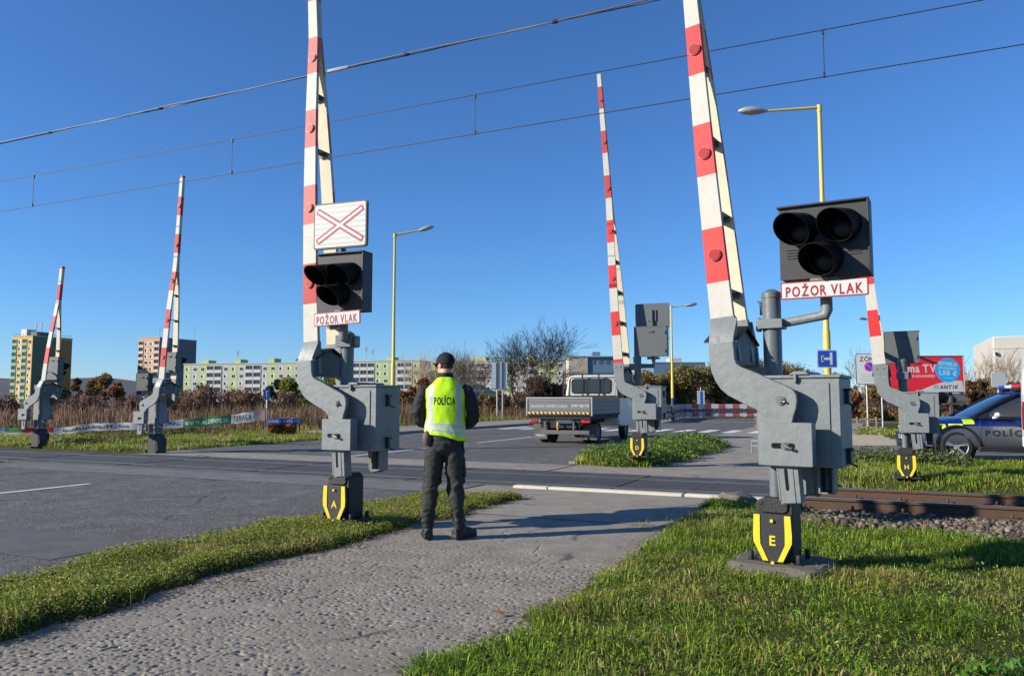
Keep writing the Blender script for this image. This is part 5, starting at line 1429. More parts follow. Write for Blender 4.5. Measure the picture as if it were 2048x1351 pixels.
    o = q.build('lettering', DARKTXT, body, sharp=0, fix=False)
    sh = o.modifiers.new('w', 'SHRINKWRAP'); sh.target = body; sh.wrap_method = 'PROJECT'; sh.use_project_x = True; sh.use_positive_direction = True; sh.use_negative_direction = True; sh.use_project_y = False; sh.use_project_z = False; sh.offset = .006
    MB().tube([(-.928, .96, .40), (-.938, .98, .62), (-.93, .96, .80), (-.87, .92, .96)], .004, 4).tube([(-.93, -.12, .40), (-.94, -.12, .62), (-.93, -.12, .80), (-.86, -.12, .97)], .004, 4).build('door_gap', CL, t)
    MB().box(-.945, -.925, .0, .2, .80, .83).build('door_handle', CL, t, bevel=.008)
    MB().pxz(rrect(-.55, .55, .42, .62, .05), 2.26, 2.345).build('grille', CL, t)
    q = MB().box(-.26, .26, 2.345, 2.357, .47, .58); q.build('number_plate', SIGNW, t)
    MB().box(.215, .26, 2.357, 2.36, .47, .58).build('plate_band', BLUES, t)
    MB().pxz(rrect(-.7, .7, .27, .40, .03), 2.2, 2.31).build('front_bumper', CL, t, bevel=.02)
    q = MB().box(-.6, .6, -.2, .08, 1.615, 1.64).box(-.5, -.44, -.12, 0, 1.58, 1.62).box(.44, .5, -.12, 0, 1.58, 1.62)
    q2 = q.build('light_bar', CL, t)
    for x0, x1, m in ((-.6, -.2, M('bar_red', lin(196, 24, 30), .15)), (-.2, .2, SIGNW), (.2, .6, M('bar_blue', lin(20, 60, 190), .15))):
        MB().box(x0 + .005, x1 - .005, -.19, .07, 1.641, 1.715).build('light_module', m, q2, bevel=.02)
    return t
police_car()

def van():
    p = at(2048, 934, 16.2)
    t = thing('van', 'white and red van cut off at the edge of the car park', 'van', (p.x, p.y, 0), R(-37))
    WHV = M('van_white', lin(150, 153, 155), .35, coat=.3)
    prof = [(0, .45), (-.02, 1.0), (0, 1.5), (.06, 2.1), (.2, 2.32), (1.5, 2.38), (3.9, 2.36), (4.5, 1.6), (5.3, 1.25), (5.45, .9), (5.45, .42)]
    q = MB(); n = len(prof); xx = [0, .03, .12, 1.0, 1.88, 1.97, 2.0]
    for x in xx:
        e = min(x, 2 - x); k = {0: .03, .03: .01}.get(round(e, 2), 0)
        for y, z in prof: q.v.append((1 + (x - 1) * (1 - max(0, z - 1.3) * .05), y + k * (1 if y < 2 else -1), z - k * (z > 1.4)))
    for i in range(len(xx) - 1):
        for k in range(n): q.f.append([i * n + k, i * n + (k + 1) % n, (i + 1) * n + (k + 1) % n, (i + 1) * n + k]); q.m.append(0)
    q.f.append(list(range(n))); q.m.append(0); q.f.append(list(range((len(xx) - 1) * n, len(xx) * n))); q.m.append(0)
    q.build('body', WHV, t, sharp=30)
    MB().box(.01, .14, -.035, .0, .76, 1.34).build('tail_light', M('dark_tail_red', lin(120, 24, 32), .25), t, bevel=.012)
    MB().box(1.86, 1.99, -.035, .0, .76, 1.34).build('tail_light', M('dark_tail_red', lin(120, 24, 32), .25), t, bevel=.012)
    MB().box(.0, 2.0, -.08, .06, .40, .62).build('bumper', M('bumper_white', lin(190, 190, 190), .5), t, bevel=.03)
    MB().box(.2, 1.8, -.028, .0, 1.45, 2.0).build('rear_window', GLASS, t)
    for x, s in ((.12, -1), (1.88, 1)):
        for y in (.95, 4.4): wheel(t, x, y, .34, .22, .2, 10, RIMM, s)
van()

# ================================================================== BILLBOARD, BANNER, STRAW
p0, p1 = at(1762, 783, 55), at(1930, 783, 55)
t = thing('billboard', 'red billboard with a blue price disc standing above the shrubs', 'billboard', (p1.x, p1.y, 0), R(-3))
w = (p1 - p0).length; z0, z1 = p1.z, at(1930, 713, 55).z; h = z1 - z0
MB().box(-w - .05, .03, .0, .16, z0 - .06, z1 + .09).build('frame', M('board_frame', lin(40, 40, 42), .6), t)
q = MB()
for x in (-w * .85, -w * .5, -w * .15): q.box(x - .09, x + .09, .165, .34, -.2, z1)
q.box(-w, 0, .165, .22, z0 - .9, z0 - .8).build('leg', M('board_leg', lin(88, 82, 76), .8), t)
MB().box(-w, -.03, -.02, -.002, z0, z1).build('poster', M('poster_red', lin(226, 38, 52), .45, var=.12, scale=.8), t)
MB().box(-.07, .01, -.024, -.003, z0 - .03, z1 + .03).build('edge_strip', SIGNW, t)
arc = [(-w * .56, z0)] + [(-w * .56 + w * .53 * k / 16, z0 + h * .32 * math.sin(math.pi * .56 * k / 16)) for k in range(1, 17)] + [(-.07, z0)]
MB().pxz(arc, -.026, -.021).build('white_field', SIGNW, t)
MB().pxz(circle(-w * .19, z0 + h * .62, h * .345), -.031, -.0265).build('price_disc', M('disc_blue', lin(10, 166, 226), .4), t)
for tx, x, z, ww, hh in (('NOVINKA!', -w * .19, .80, h * .52, h * .12), ('set-top box', -w * .195, .675, h * .5, h * .10), ('1,50 €', -w * .19, .53, h * .5, h * .17), ('s paušálom', -w * .19, .395, h * .26, h * .035)):
    lettering(t, tx, x, -.033, z0 + h * z, SIGNW, w=ww, h=hh, bold=.03, rot=R(6))
lettering(t, 'ma TV', -w * .49, -.023, z0 + h * .67, SIGNW, w=h * .80, h=h * .24, bold=.03)
lettering(t, 'úplne ZADARMO!', -w * .54, -.023, z0 + h * .44, SIGNW, w=h * .95, h=h * .1, bold=.03)
lettering(t, 'ANTIK', -w * .185, -.029, z0 + h * .135, DARKTXT, w=h * .54, h=h * .11, bold=.03, shear=.25)
for k, c in enumerate((lin(40, 190, 180), lin(30, 150, 120), lin(220, 50, 60))):
    x = -w * .33 + k * .02; z = z0 + h * (.08 + .045 * k)
    MB().pxz([(x - .25, z), (x + .12, z), (x + .16, z + h * .022), (x - .21, z + h * .022)], -.029, -.0262).build('logo_bar', M('logo_bar_%d' % k, c, .5), t)
MB().box(-w * .8, -w * .74, -.5, .0, z1 + .12, z1 + .17).box(-w * .6, -w * .54, -.5, .0, z1 + .12, z1 + .17).build('floodlight', GALV, t)

# long banner sagging between stakes
bn = thing('banner', 'long white green and red advertising banner sagging in front of the reeds', 'banner', (0, 0, 0))
BP = [(530, 821, 842, 28.4), (460, 831, 849, 28.4), (390, 838, 855, 28.4), (280, 845, 860, 28.4), (178, 848, 863, 28.4), (140, 854, 868, 28.4), (95, 860, 873, 28.4), (45, 863, 875, 28.4), (8, 863, 875, 28.4), (-60, 862, 874, 28.4), (-200, 858, 872, 28.4)]
def bpt(px, v):
    xs = [b[0] for b in BP][::-1]
    t_ = np.interp(px, xs, [b[3] for b in BP][::-1]); y = np.interp(px, xs, [b[1] for b in BP][::-1]) * v + np.interp(px, xs, [b[2] for b in BP][::-1]) * (1 - v)
    p = at(px, y, t_); p.y += .04 * math.sin(px * .11) * (.3 + v) ; p.z = max(p.z + .03, .10 + .28 * v) + .012 * math.sin(px * .21); return p
def bstrip(xa, xb, v0, v1, off=0.0):
    q = MB(); n = max(2, int(abs(xb - xa) / 6)); m = 4
    for i in range(n + 1):
        for j in range(m + 1):
            p = bpt(xa + (xb - xa) * i / n, v0 + (v1 - v0) * j / m); q.v.append((p.x + off * .2, p.y - off, p.z))
    for i in range(n):
        for j in range(m): q.f.append([i * (m + 1) + j, (i + 1) * (m + 1) + j, (i + 1) * (m + 1) + j + 1, i * (m + 1) + j + 1]); q.m.append(0)
    return q
BW = M('banner_white', lin(240, 238, 230), .7, dirt=.08); BGR = M('banner_green', lin(70, 150, 92), .7); BRD = M('banner_red', lin(206, 66, 62), .7); BPK = M('banner_pink', lin(224, 176, 160), .7, var=.25, scale=9)
def cloth_mat(m):                                       # thin vinyl: daylight comes through it from behind
    nt = m.node_tree
    if not nt.nodes.get('Translucent BSDF'):
        tr = nt.nodes.new('ShaderNodeBsdfTranslucent'); mx = nt.nodes.new('ShaderNodeMixShader'); mx.inputs[0].default_value = .62
        p_ = nt.nodes['Principled BSDF']; nt.links.new(p_.inputs['Base Color'].links[0].from_socket, tr.inputs['Color'])
        nt.links.new(p_.outputs[0], mx.inputs[1]); nt.links.new(tr.outputs[0], mx.inputs[2]); nt.links.new(mx.outputs[0], nt.nodes['Material Output'].inputs['Surface'])
    return m
for xa, xb, m in ((-200, 8, BW), (8, 44, BGR), (44, 108, BRD), (108, 366, BW), (366, 462, BGR), (462, 508, BW), (508, 530, BPK)):
    bstrip(xa, xb, 0, 1).build('cloth', cloth_mat(m), bn, sharp=60, fix=False)
bstrip(8, 108, 0, .38, .012).build('cloth', cloth_mat(BW), bn, sharp=60, fix=False)
def btext(body, xa, xb, v0, v1, m):
    q = text_mb(body, 1, 1, .02); q.v = [(lambda p: (p.x, p.y - .03, p.z))(bpt(xa + (xb - xa) * (x + .5), v0 + (v1 - v0) * (z + .5))) for x, y, z in q.v]
    q.build('lettering', m, bn, sharp=0, fix=False)
btext('WWW.ALDENTE.SK', 370, 458, .25, .72, SIGNW); btext('TERASA', 466, 504, .2, .85, DARKTXT); btext('DINING', 332, 362, .3, .75, DARKTXT)
q = MB(); xq = 125.0
while xq < 325:                                        # print too small to read: irregular dark strokes
    l = random.uniform(2, 7)
    if not 255 < xq < 275: q.join(bstrip(xq, xq + l, random.uniform(.28, .4), random.uniform(.55, .75), .02))
    xq += l + random.uniform(.8, 3)
q.build('small_print', M('print_grey', lin(70, 72, 74), .7), bn, sharp=0, fix=False)
q = MB()
for px in (530, 172, 30):
    p = bpt(px, .5); q.cyl((p.x, p.y + .04, -.05), (p.x, p.y + .04, p.z + .28), .02, 8)
q.build('stake', M('stake_wood', lin(130, 84, 60), .8), bn)

STRAWC = np.array([lin(206, 150, 74), lin(184, 124, 58), lin(222, 178, 104), lin(150, 100, 50)])
def straw(label, px, py, t_, rx, hh, seed):
    p = at(px, py, t_); p.z = 0
    o = thing('straw_figure', label, 'straw bundle', p, 0, 'straw bundles under the blue banner')
    n = 900; z = hh * rng.random(n); r = rx * np.sqrt(rng.random(n)) * (.65 + .5 * np.abs(np.sin(z * 5))); th = rng.uniform(0, 6.28, n)
    P = np.stack([r * np.cos(th), r * np.sin(th), z], 1); V, q_, c = leaf_quads(P, (.05, .16), STRAWC)
    raw('straw', GRASS, V, q_, None, c, o)
    MB().rings([(0, 0, 0, rx * .6, rx * .6), (0, 0, hh * .5, rx * .45, rx * .45), (0, 0, hh * .95, rx * .3, rx * .3)], 10).build('core', M('straw_core', lin(150, 104, 52), .9), o)
straw('golden straw bundle beside the white sign post', 544, 880, 29.0, .15, .55, 1)
straw('golden straw bundle in the middle below the blue festival banner', 556, 879, 29.3, .15, .6, 2)
straw('golden straw bundle at the right end of the blue festival banner', 580, 879, 29.3, .17, .62, 3)
p = at(566, 853, 28.7)
fb = thing('festival_banner', 'blue festival banner with white letters above the straw bundles', 'banner', (p.x, p.y, 0), R(4))
MB().box(-.62, .62, -.01, .01, .50, .70).build('cloth', M('banner_blue', lin(40, 74, 150), .7), fb)
lettering(fb, 'JESENNÝ FESTIVAL', 0, -.013, .60, SIGNW, w=1.12, h=.12, bold=.02)
MB().cyl((-.6, .02, 0), (-.6, .02, .75), .02, 6).cyl((.6, .02, 0), (.6, .02, .75), .02, 6).build('stake', M('stake_wood', lin(130, 84, 60), .8), fb)

# ================================================================== BUILDINGS
def block(name, label, x0, x1, ytop, t_, floors, cols, wallm, pitch_px, first_row_px, win, bal_cols=(), balm=None, group=None, depth=12, sidem=None, side_w=0, roofs=(), stripes=(), stripem=None, masts=(), cat='apartment block', yaw=0, max_rows=None, wx=.5):
    pa, pb = at(x0, 800, t_), at(x1, 800, t_); s = t_ / F
    yaw = yaw or -14; wdt = (pb.x - pa.x) / math.cos(R(yaw)); zt = at(x0, ytop, t_).z
    o = thing(name, label, cat, ((pa.x + pb.x) / 2, pa.y, 0), R(yaw), group)
    MB().box(-wdt / 2, wdt / 2, 0, depth, -3, zt).build('wall', wallm, o)
    MB().box(-wdt / 2 - .2, wdt / 2 + .2, -.2, depth + .2, zt + .02, zt + .35).build('parapet', M('parapet', lin(170, 172, 168), .8), o)
    fr = M('window_frame', lin(226, 226, 222), .5); gl = M('pane', lin(44, 50, 58), .2); gl2 = M('blind', lin(190, 192, 190), .6)
    cw = wdt / cols; rows = floors; first = None; balfirst = None; nwin = 0
    protos = []
    for v in range(3):
        q = MB().box(-win[0] / 2, win[0] / 2, -.05, .1, -win[1] / 2, win[1] / 2)
        g = MB()
        k = win[0] * (.02 + .12 * v)
        g.box(-win[0] / 2 + .12, -.04 + k * .4, -.075, -.051, -win[1] / 2 + .12, win[1] / 2 - .12, 0)
        g.box(.06 + k * .4, win[0] / 2 - .12, -.075, -.051, -win[1] / 2 + .12, win[1] / 2 - .12, 0 if v == 0 else 1)
        protos.append((q.mesh('window', fr, 0), g.mesh('pane', [gl, gl2], 0)))
    if bal_cols:
        bw = cw * .94
        q = MB().box(-bw / 2, bw / 2, -.22, 0, -1.35, -.25).box(-bw / 2, bw / 2, -.28, 0, -1.5, -1.36).box(-bw / 2, -bw / 2 + .15, -.2, 0, -.25, 1.3).box(bw / 2 - .15, bw / 2, -.2, 0, -.25, 1.3)
        bmesh_ = q.mesh('balcony', balm, 0)
        q = MB().box(-bw / 2 + .16, -.1, -.06, -.01, -.24, 1.2, 0).box(.1, bw / 2 - .16, -.06, -.01, -.24, 1.2, 0)
        q2 = q.mesh('pane', [gl], 0)
    for c in range(cols):
        for r in range(rows):
            x = -wdt / 2 + cw * (c + .5); z = zt - (first_row_px + r * pitch_px) * s
            if z < -1: continue
            if c in bal_cols:
                b_ = bpy.data.objects.new('balcony', bmesh_); COL.objects.link(b_); b_.parent = o; b_.location = (x, 0, z)
                g_ = bpy.data.objects.new('glazing', q2); COL.objects.link(g_); g_.parent = b_
            else:
                a_, g_ = protos[rng.integers(0, 3)]
                b_ = bpy.data.objects.new('window', a_); COL.objects.link(b_); b_.parent = o; b_.location = (x + (wx - .5) * cw, 0, z)
                p_ = bpy.data.objects.new('pane', g_); COL.objects.link(p_); p_.parent = b_
    for c0, c1, r0, r1 in stripes:
        MB().box(-wdt / 2 + cw * c0, -wdt / 2 + cw * c1, -.03, .05, max(-2, zt - (r1 * pitch_px) * s), zt - (r0 * pitch_px) * s - .3).build('facade_panel', stripem, o)
    for xa, xb, yt, m in roofs:
        q0, q1 = at(xa, 800, t_), at(xb, 800, t_); cx = (pa.x + pb.x) / 2
        MB().box(q0.x - cx, q1.x - cx, 2, 7, zt + .36, at(xa, yt, t_).z).build('stair_head', m, o)
    for xa, yt in masts:
        q0 = at(xa, yt, t_); cx = (pa.x + pb.x) / 2
        q = MB().cyl((q0.x - cx, 3.6, zt), (q0.x - cx, 3.6, q0.z), .09, 6)
        for k in range(3): q.box(q0.x - cx - .35 + .3 * k, q0.x - cx - .2 + .3 * k, 3.3, 3.5, q0.z - 2.0, q0.z - .3)
        q.build('aerial', M('aerial', lin(150, 158, 164), .5), o)
    if sidem:
        MB().box(wdt / 2 + .01, wdt / 2 + side_w * s, .3, depth - .3, -3, zt - .1).build('side_wing', sidem, o)
    return o
WY = M('facade_yellow', lin(206, 160, 74), .8, var=.06, scale=.3); WG = M('facade_green', lin(120, 158, 124), .8); WDK = M('facade_dark_green', lin(96, 112, 92), .8, var=.2, scale=.2)
OCH = M('facade_ochre', lin(140, 118, 62), .8, var=.1, scale=.2)
o = block('apartment_tower', 'yellow and green apartment tower with rooftop aerials at the far left', 12, 66, 672, 330, 11, 4, WY, 13.4, 11, (2.0, 1.6), (0, 2), M('balcony_green', lin(120, 160, 130), .8), 'apartment towers', 18.7, None, 0, (), (), None, (), yaw=-22)
s = 330 / F; hw = (66 - 12) * s / math.cos(R(22)) / 2; zt = at(16, 672, 330).z
MB().box(hw + .003, hw + .12, .02, 12.0, -3, zt - .1).build('side_wall', WDK, o); MB().box(hw + .003, hw + .14, 12.01, 18.6, -3, zt - .6).build('side_wall', OCH, o)
MB().box(-hw + 3, -hw + 6.4, 1.5, 6, zt + .36, zt + 3.3).build('stair_head', SIGNW, o); MB().box(-hw + 6.41, hw - 1, 2.5, 9, zt + .36, zt + 2.2).build('stair_head', WDK, o)
for x in (-hw + 7.5, hw - 1.5):
    q = MB().cyl((x, 5, zt + .3), (x, 5, zt + 6.8), .1, 6)
    for k in range(3): q.box(x - .5 + .4 * k, x - .25 + .4 * k, 4.6, 4.85, zt + 3.6, zt + 6.2)
    q.build('aerial', M('aerial', lin(150, 158, 164), .5), o)
q = MB()
for k in range(13): q.box(-hw + .1 + k * .92, -hw + .16 + k * .92, .05, .15, zt + .36, zt + 1.3)
q.box(-hw, hw, .05, .13, zt + 1.3, zt + 1.42).box(hw - .13, hw - .05, .14, 18.5, zt + 1.3, zt + 1.42)
for k in range(18): q.box(hw - .13, hw - .05, .8 + k, .88 + k, zt + .36, zt + 1.3)
q.build('railing', M('roof_railing', lin(70, 120, 110), .6), o)
WO = M('facade_orange', lin(186, 148, 116), .8, var=.06, scale=.3); WDG = M('facade_slate', lin(110, 112, 118), .8, var=.15, scale=.2)
o = block('apartment_tower', 'orange apartment tower with a dark side behind the taller boom', 268, 320, 675, 350, 9, 4, WO, 12.5, 12, (2.0, 1.5), (0, 3), M('balcony_pale', lin(190, 170, 152), .8), 'apartment towers', 22, None, 0, (), (), None, ((304, 652),), yaw=-22)
s = 350 / F; hw = (320 - 268) * s / math.cos(R(22)) / 2; zt = at(270, 675, 350).z
MB().box(hw + .003, hw + .12, .02, 21.9, -3, zt - .1).build('side_wall', WDG, o)
q = MB().cyl((hw - .5, 21, zt + .3), (hw - .5, 21, zt + 7.5), .12, 6); q.build('aerial', M('aerial', lin(150, 158, 164), .5), o)
WW = M('facade_pale', lin(172, 168, 158), .8, var=.06, scale=.3); WGR = M('facade_lime', lin(164, 178, 118), .8, var=.06, scale=.3); BWH = M('balcony_white', lin(186, 184, 180), .8)
block('apartment_block', 'long pale block with lime panels between the orange tower and the signal', 352, 610, 727, 300, 7, 15, WW, 14.6, 10, (1.7, 1.45), (3, 4, 8, 9), BWH, 'panel apartment blocks', 12, None, 0, ((381, 398, 718, WGR), (458, 472, 717, WGR), (536, 548, 716, WGR)), ((0, 1, 0, 7), (2, 3, 0, 7), (6, 7, 0, 7), (11, 12, 0, 7), (13, 14, 0, 7)), WGR, ((460, 698),))
block('apartment_block', 'pale block with lime panels between the grey mechanism box and the cap', 640, 842, 722, 300, 8, 13, WW, 14.6, 10, (1.7, 1.45), (3, 4, 5, 6, 10, 11), BWH, 'panel apartment blocks', 12, None, 0, ((770, 786, 713, WGR),), ((7, 8, 0, 8), (8, 9, 0, 8), (12, 13, 0, 8)), WGR, ((722, 690), (736, 696)))
block('apartment_block', 'lime and pale block seen through the bare tree', 846, 1128, 722, 305, 8, 16, WW, 14.6, 10, (1.7, 1.45), (5, 6, 12), BWH, 'panel apartment blocks', 12, None, 0, ((936, 968, 712, WGR), (1050, 1068, 711, WGR)), ((0, 2, 0, 8), (3, 5, 0, 8), (8, 10, 0, 8), (13, 15, 0, 8)), WGR)
WB = M('facade_cream', lin(184, 174, 156), .8, var=.05, scale=.2); SL = M('slate_blue', lin(96, 122, 142), .7, var=.1, scale=.2)
p = at(1157, 800, 210); s = 210 / F
o = thing('apartment_block', 'cream gable block with a slate blue side behind the truck cab', 'apartment block', (p.x, p.y, 0))
zt = at(1157, 713, 210).z
MB().box(-19 * s, 19 * s, 0, 12, -3, zt).build('gable', WB, o); MB().box(19 * s + .01, 72 * s, .4, 12, -3, zt).build('side_wing', SL, o)
MB().box(30 * s, 46 * s, 2, 8, zt + .01, zt + 11 * s).build('stair_head', SL, o)
MB().box(-19 * s - .2, 72 * s, -.2, 12.2, zt + .01, zt + .3).build('parapet', M('parapet_light', lin(150, 170, 186), .8), o)
for k, x in enumerate((27, 42, 56)):
    w_ = MB().box(x * s, (x + 7) * s, .32, .41, zt - 14 * s, zt - 6 * s).build('window', M('dark_pane', lin(70, 92, 112), .2), o)
p = at(1370, 800, 240); s = 240 / F
o = thing('apartment_block', 'slate blue roofed block rising behind the olive hedge', 'apartment block', (p.x, p.y, 0)); zt = at(1370, 725, 240).z
MB().box(-62 * s, 42 * s, 0, 12, -3, zt).build('wall', SL, o)
MB().box(-26 * s, -12 * s, 2, 8, zt + .01, zt + 10 * s).box(-11.9 * s, -2 * s, 2, 8, zt + .01, zt + 10.5 * s).build('stair_head', WB, o)
MB().box(-62 * s, 42 * s, -.2, 12.2, zt + .01, zt + .3).build('parapet', M('parapet_light', lin(150, 170, 186), .8), o)
p = at(2052, 800, 92); s = 92 / F
o = thing('office_building', 'pale flat roofed building behind the billboard shrubs', 'building', (p.x, p.y, 0), R(-24)); zt = at(2010, 670, 92).z
WP = M('render_pale', lin(184, 180, 170), .85, var=.05, scale=.3, dirt=.15)
MB().box(-52 * s, 120 * s, 0, 18, -1, zt).build('wall', WP, o, bevel=.12); MB().box(-52 * s, 120 * s, -.06, .02, zt - 1.5, zt - 1.38).build('ledge', WB, o)
for k, (x, z) in enumerate(((33, -48), (33, -78), (62, -48), (62, -78), (90, -48), (90, -78))):
    f = MB().box((x - 5) * s, (x + 9) * s, -.05, .0, zt + z * s, zt + (z + 22) * s).build('window', M('window_frame', lin(226, 226, 222), .5), o)
    MB().box((x - 3) * s, (x + 7) * s, -.08, -.051, zt + (z + 2) * s, zt + (z + 20) * s).build('pane', GLASS, f)
MB().box(-49 * s, -46 * s, -.35, -.06, zt - 2.3, zt - 1.9).build('camera_box', DARKTXT, o)
# low dark roof behind the lime block
p = at(590, 722, 290)

# ================================================================== VEGETATION
BARK = M('bark', lin(112, 96, 84), .9, var=.25, bump=.4, scale=8)
def tree_tubes(base, h, seed, spread=1.0, depth=5, kids=(4, 3, 3, 3, 3), r0=.12, trunk=.14, up=.35, start_len=.36, rmin=.018):
    rd = random.Random(seed); T = MB(); Bq = MB(); tips = []
    def grow(p, d, l, r, lev):
        pts = [p]; n = 4 if lev < 2 else 3; q = p; dd = d.copy()
        for i in range(n):
            dd = (dd + Vector((rd.uniform(-1, 1), rd.uniform(-1, 1), rd.uniform(-.4, .9) * up)) * .17).normalized(); q = q + dd * (l / n); pts.append(q)
        rs = [r * (1 - .55 * i / n) for i in range(n + 1)]
        (T if lev == 0 else Bq).tube(pts, rs, 7 if lev < 2 else (4 if lev < 3 else 3), caps=False)
        tips.append(q)
        if lev >= depth: return
        for k in range(kids[lev]):
            f = rd.uniform(.45, 1.0) if k else 1.0
            i = min(n - 1, int(f * n)); st = pts[i].lerp(pts[i + 1], f * n - i) if f < 1 else pts[-1]
            az = rd.uniform(0, 2 * math.pi) if lev else (k + rd.uniform(-.3, .3)) / kids[0] * 2 * math.pi
            tilt = rd.uniform(.35, .85) * spread if lev else rd.uniform(.35, .8) * spread
            ax = Vector((math.cos(az), math.sin(az), 0)); nd = (dd * math.cos(tilt) + (ax - dd * ax.dot(dd)).normalized() * math.sin(tilt)).normalized()
            nd = (nd + Vector((0, 0, up * .3))).normalized()
            grow(st, nd, l * rd.uniform(.6, .88) if lev else h * start_len * rd.uniform(.8, 1.1), max(rmin, rs[i] * rd.uniform(.5, .72)), lev + 1)
    grow(Vector((0, 0, -.1)), Vector((0, 0, 1)), h * trunk + .1, r0, 0)
    return T, Bq, tips
def bare_tree(label, px, py, t_, h, seed, mat=BARK, leaves=None, group='bare trees', name='bare_tree', width=None, shift=0.0, **k):
    p = at(px, py, t_)
    t = thing(name, label, 'tree', (p.x, p.y, 0), seed * 1.3, group)
    T, Bq, tips = tree_tubes(None, h, seed, **k)
    top = max(q.z for q in tips); sc = h / top
    for Q in (T, Bq): Q.xf(Matrix.Scale(sc, 4))
    if width:                                     # open the crown out to its measured spread
        xs = sorted(v[0] for v in Bq.v); e0, e1 = xs[len(xs) // 200], xs[-len(xs) // 200]; kx = width / (e1 - e0); cx = (e0 + e1) / 2
        f = lambda z: min(1.0, max(0.0, (z - 1.3) / 2.2))
        t.rotation_euler = (0, 0, 0)
        Bq.v = [(x * (1 + (kx - 1) * f(z)) + f(z) * (shift - cx * kx), y * (1 + (kx - 1) * f(z)), z) for x, y, z in Bq.v]
    T.build('trunk', mat, t, sharp=60, fix=False); Bq.build('crown', mat, t, sharp=60, fix=False)
    if leaves:
        n, size, cols = leaves
        P = np.array([tips[i] for i in rng.integers(0, len(tips), n)]) * sc + rng.normal(0, .18, (n, 3))
        V, q_, c = leaf_quads(P, size, np.array(cols)); raw('foliage', GRASS, V, q_, None, c, t)
    return t
bare_tree('wide bare tree with forking limbs left of the truck', 1045, 838, 56, 7.6, 4, M('dark_bark', lin(78, 66, 56), .9, var=.25), width=7.4, shift=.6, depth=6, kids=(10, 4, 4, 3, 3, 2), r0=.19, spread=.95, up=.16, trunk=.2, start_len=.42, rmin=.019)
TW = M('twig_pale', lin(150, 136, 112), .9, var=.2)
for k, (px, tp, lab) in enumerate(((850, 682, 'bare slender tree just left of the cap'), (905, 676, 'bare slender tree rising right behind the cap'), (958, 690, 'bare slender tree between the cap and the wide bare tree'))):
    bare_tree(lab, px, 835, 62 + k * 3, at(px, tp, 62 + k * 3).z, 20 + k, TW, depth=5, kids=(7, 4, 4, 3, 2), r0=.13, spread=.75, up=.7, trunk=.1, rmin=.016)
bare_tree('bare tree behind the zone sign', 1722, 835, 62, at(1722, 693, 62).z, 31, BARK, depth=5, kids=(5, 3, 3, 3, 2), r0=.1, spread=.7, up=.5, trunk=.15)
bare_tree('bare tree in front of the pale building', 1962, 835, 60, at(1962, 690, 60).z, 33, TW, depth=5, kids=(6, 3, 3, 3, 2), r0=.1, spread=.65, up=.5, trunk=.1)
bare_tree('bare pale tree at the right end of the pale building', 2030, 835, 64, at(2030, 690, 64).z, 35, TW, depth=5, kids=(6, 3, 3, 3, 2), r0=.1, spread=.75, up=.5, trunk=.1)
bare_tree('bare dark tree between the wide tree and the cream gable', 1098, 838, 70, at(1098, 735, 70).z, 36, BARK, depth=5, kids=(5, 3, 3, 3, 2), r0=.1, spread=.7, up=.5, trunk=.12)

BROWN = [lin(118, 92, 66), lin(96, 74, 54), lin(140, 112, 78), lin(84, 66, 50)]
OLIVE = [lin(130, 122, 70), lin(108, 104, 60), lin(146, 132, 82), lin(92, 86, 54), lin(132, 110, 70)]
YGREEN = [lin(146, 142, 54), lin(120, 124, 48), lin(164, 152, 66), lin(96, 104, 44)]
RUSTY = [lin(150, 104, 60), lin(124, 84, 52), lin(104, 72, 48), lin(166, 120, 70)]
DKG = [lin(52, 66, 44), lin(40, 54, 38), lin(66, 78, 50)]
def shrub(name, label, px, wpx, ytop, t_, N, size, cols, seed, twigs=60, group='shrubs', lobes=7, cat='shrub', trunk=0, squash=1.0, deep=.8):
    """ragged mass of leaf sized faces grouped into clumps round twigs"""
    rd = np.random.default_rng(seed); p = at(px, 800, t_); h = at(px, ytop, t_).z; wd = wpx * t_ / F
    t = thing(name, label, cat, (p.x, p.y, 0), 0, group)
    nl = lobes; N = int(N * 1.7)
    C = np.stack([rd.uniform(-.38, .38, nl) * wd, rd.uniform(-.38, .38, nl) * wd * deep, (trunk + (1 - trunk) * rd.uniform(.1, .84, nl)) * h], 1)
    C[:, 2] *= np.sqrt(np.clip(1 - (C[:, 0] / (wd * .62)) ** 2, .3, 1))
    rr = rd.uniform(.14, .26, nl) * min(wd, h * 1.3)
    m = N // nl; P = []
    for i in range(nl):
        k = max(3, int(m / 22)); d = rd.normal(size=(k, 3)); d /= np.linalg.norm(d, axis=1)[:, None]
        cc = C[i] + d * rr[i] * (rd.random((k, 1)) ** .5) * np.array([1.15, 1.15, 1.0])
        P.append(np.repeat(cc, 22, 0) + rd.normal(0, rr[i] * .17, (k * 22, 3)))
    P = np.concatenate(P); P = P[P[:, 2] > .02]
    if len(P):
        P[:, 2] = np.minimum(P[:, 2], h * 1.03)
    V, q_, c = leaf_quads(P, size, np.array(cols))
    # per clump tone
    raw('foliage', GRASS, V, q_, None, c, t)
    q = MB()
    for k in range(twigs):
        i = rd.integers(0, nl); e = C[i] + rd.normal(0, rr[i] * .75, 3); e[2] = max(.4, min(h * 1.06, e[2] + rr[i] * .5))
        b = np.array([rd.uniform(-.2, .2) * wd, rd.uniform(-.2, .2) * wd * deep, 0])
        mid = b * .5 + e * .5 + np.array([0, 0, .1 * h])
        q.tube([Vector(b), Vector(mid), Vector(e)], [.03, .018, .006], 3, caps=False)
    q.build('stem', BARK, t, sharp=0, fix=False)
    return t
S = shrub
S('autumn_tree', 'dark brown leafed round tree right of the yellow tower', 158, 40, 750, 120, 3000, (.18, .35), [lin(96, 82, 54), lin(78, 70, 48), lin(112, 92, 60)], 1, 40, 'autumn trees', 8, 'tree')
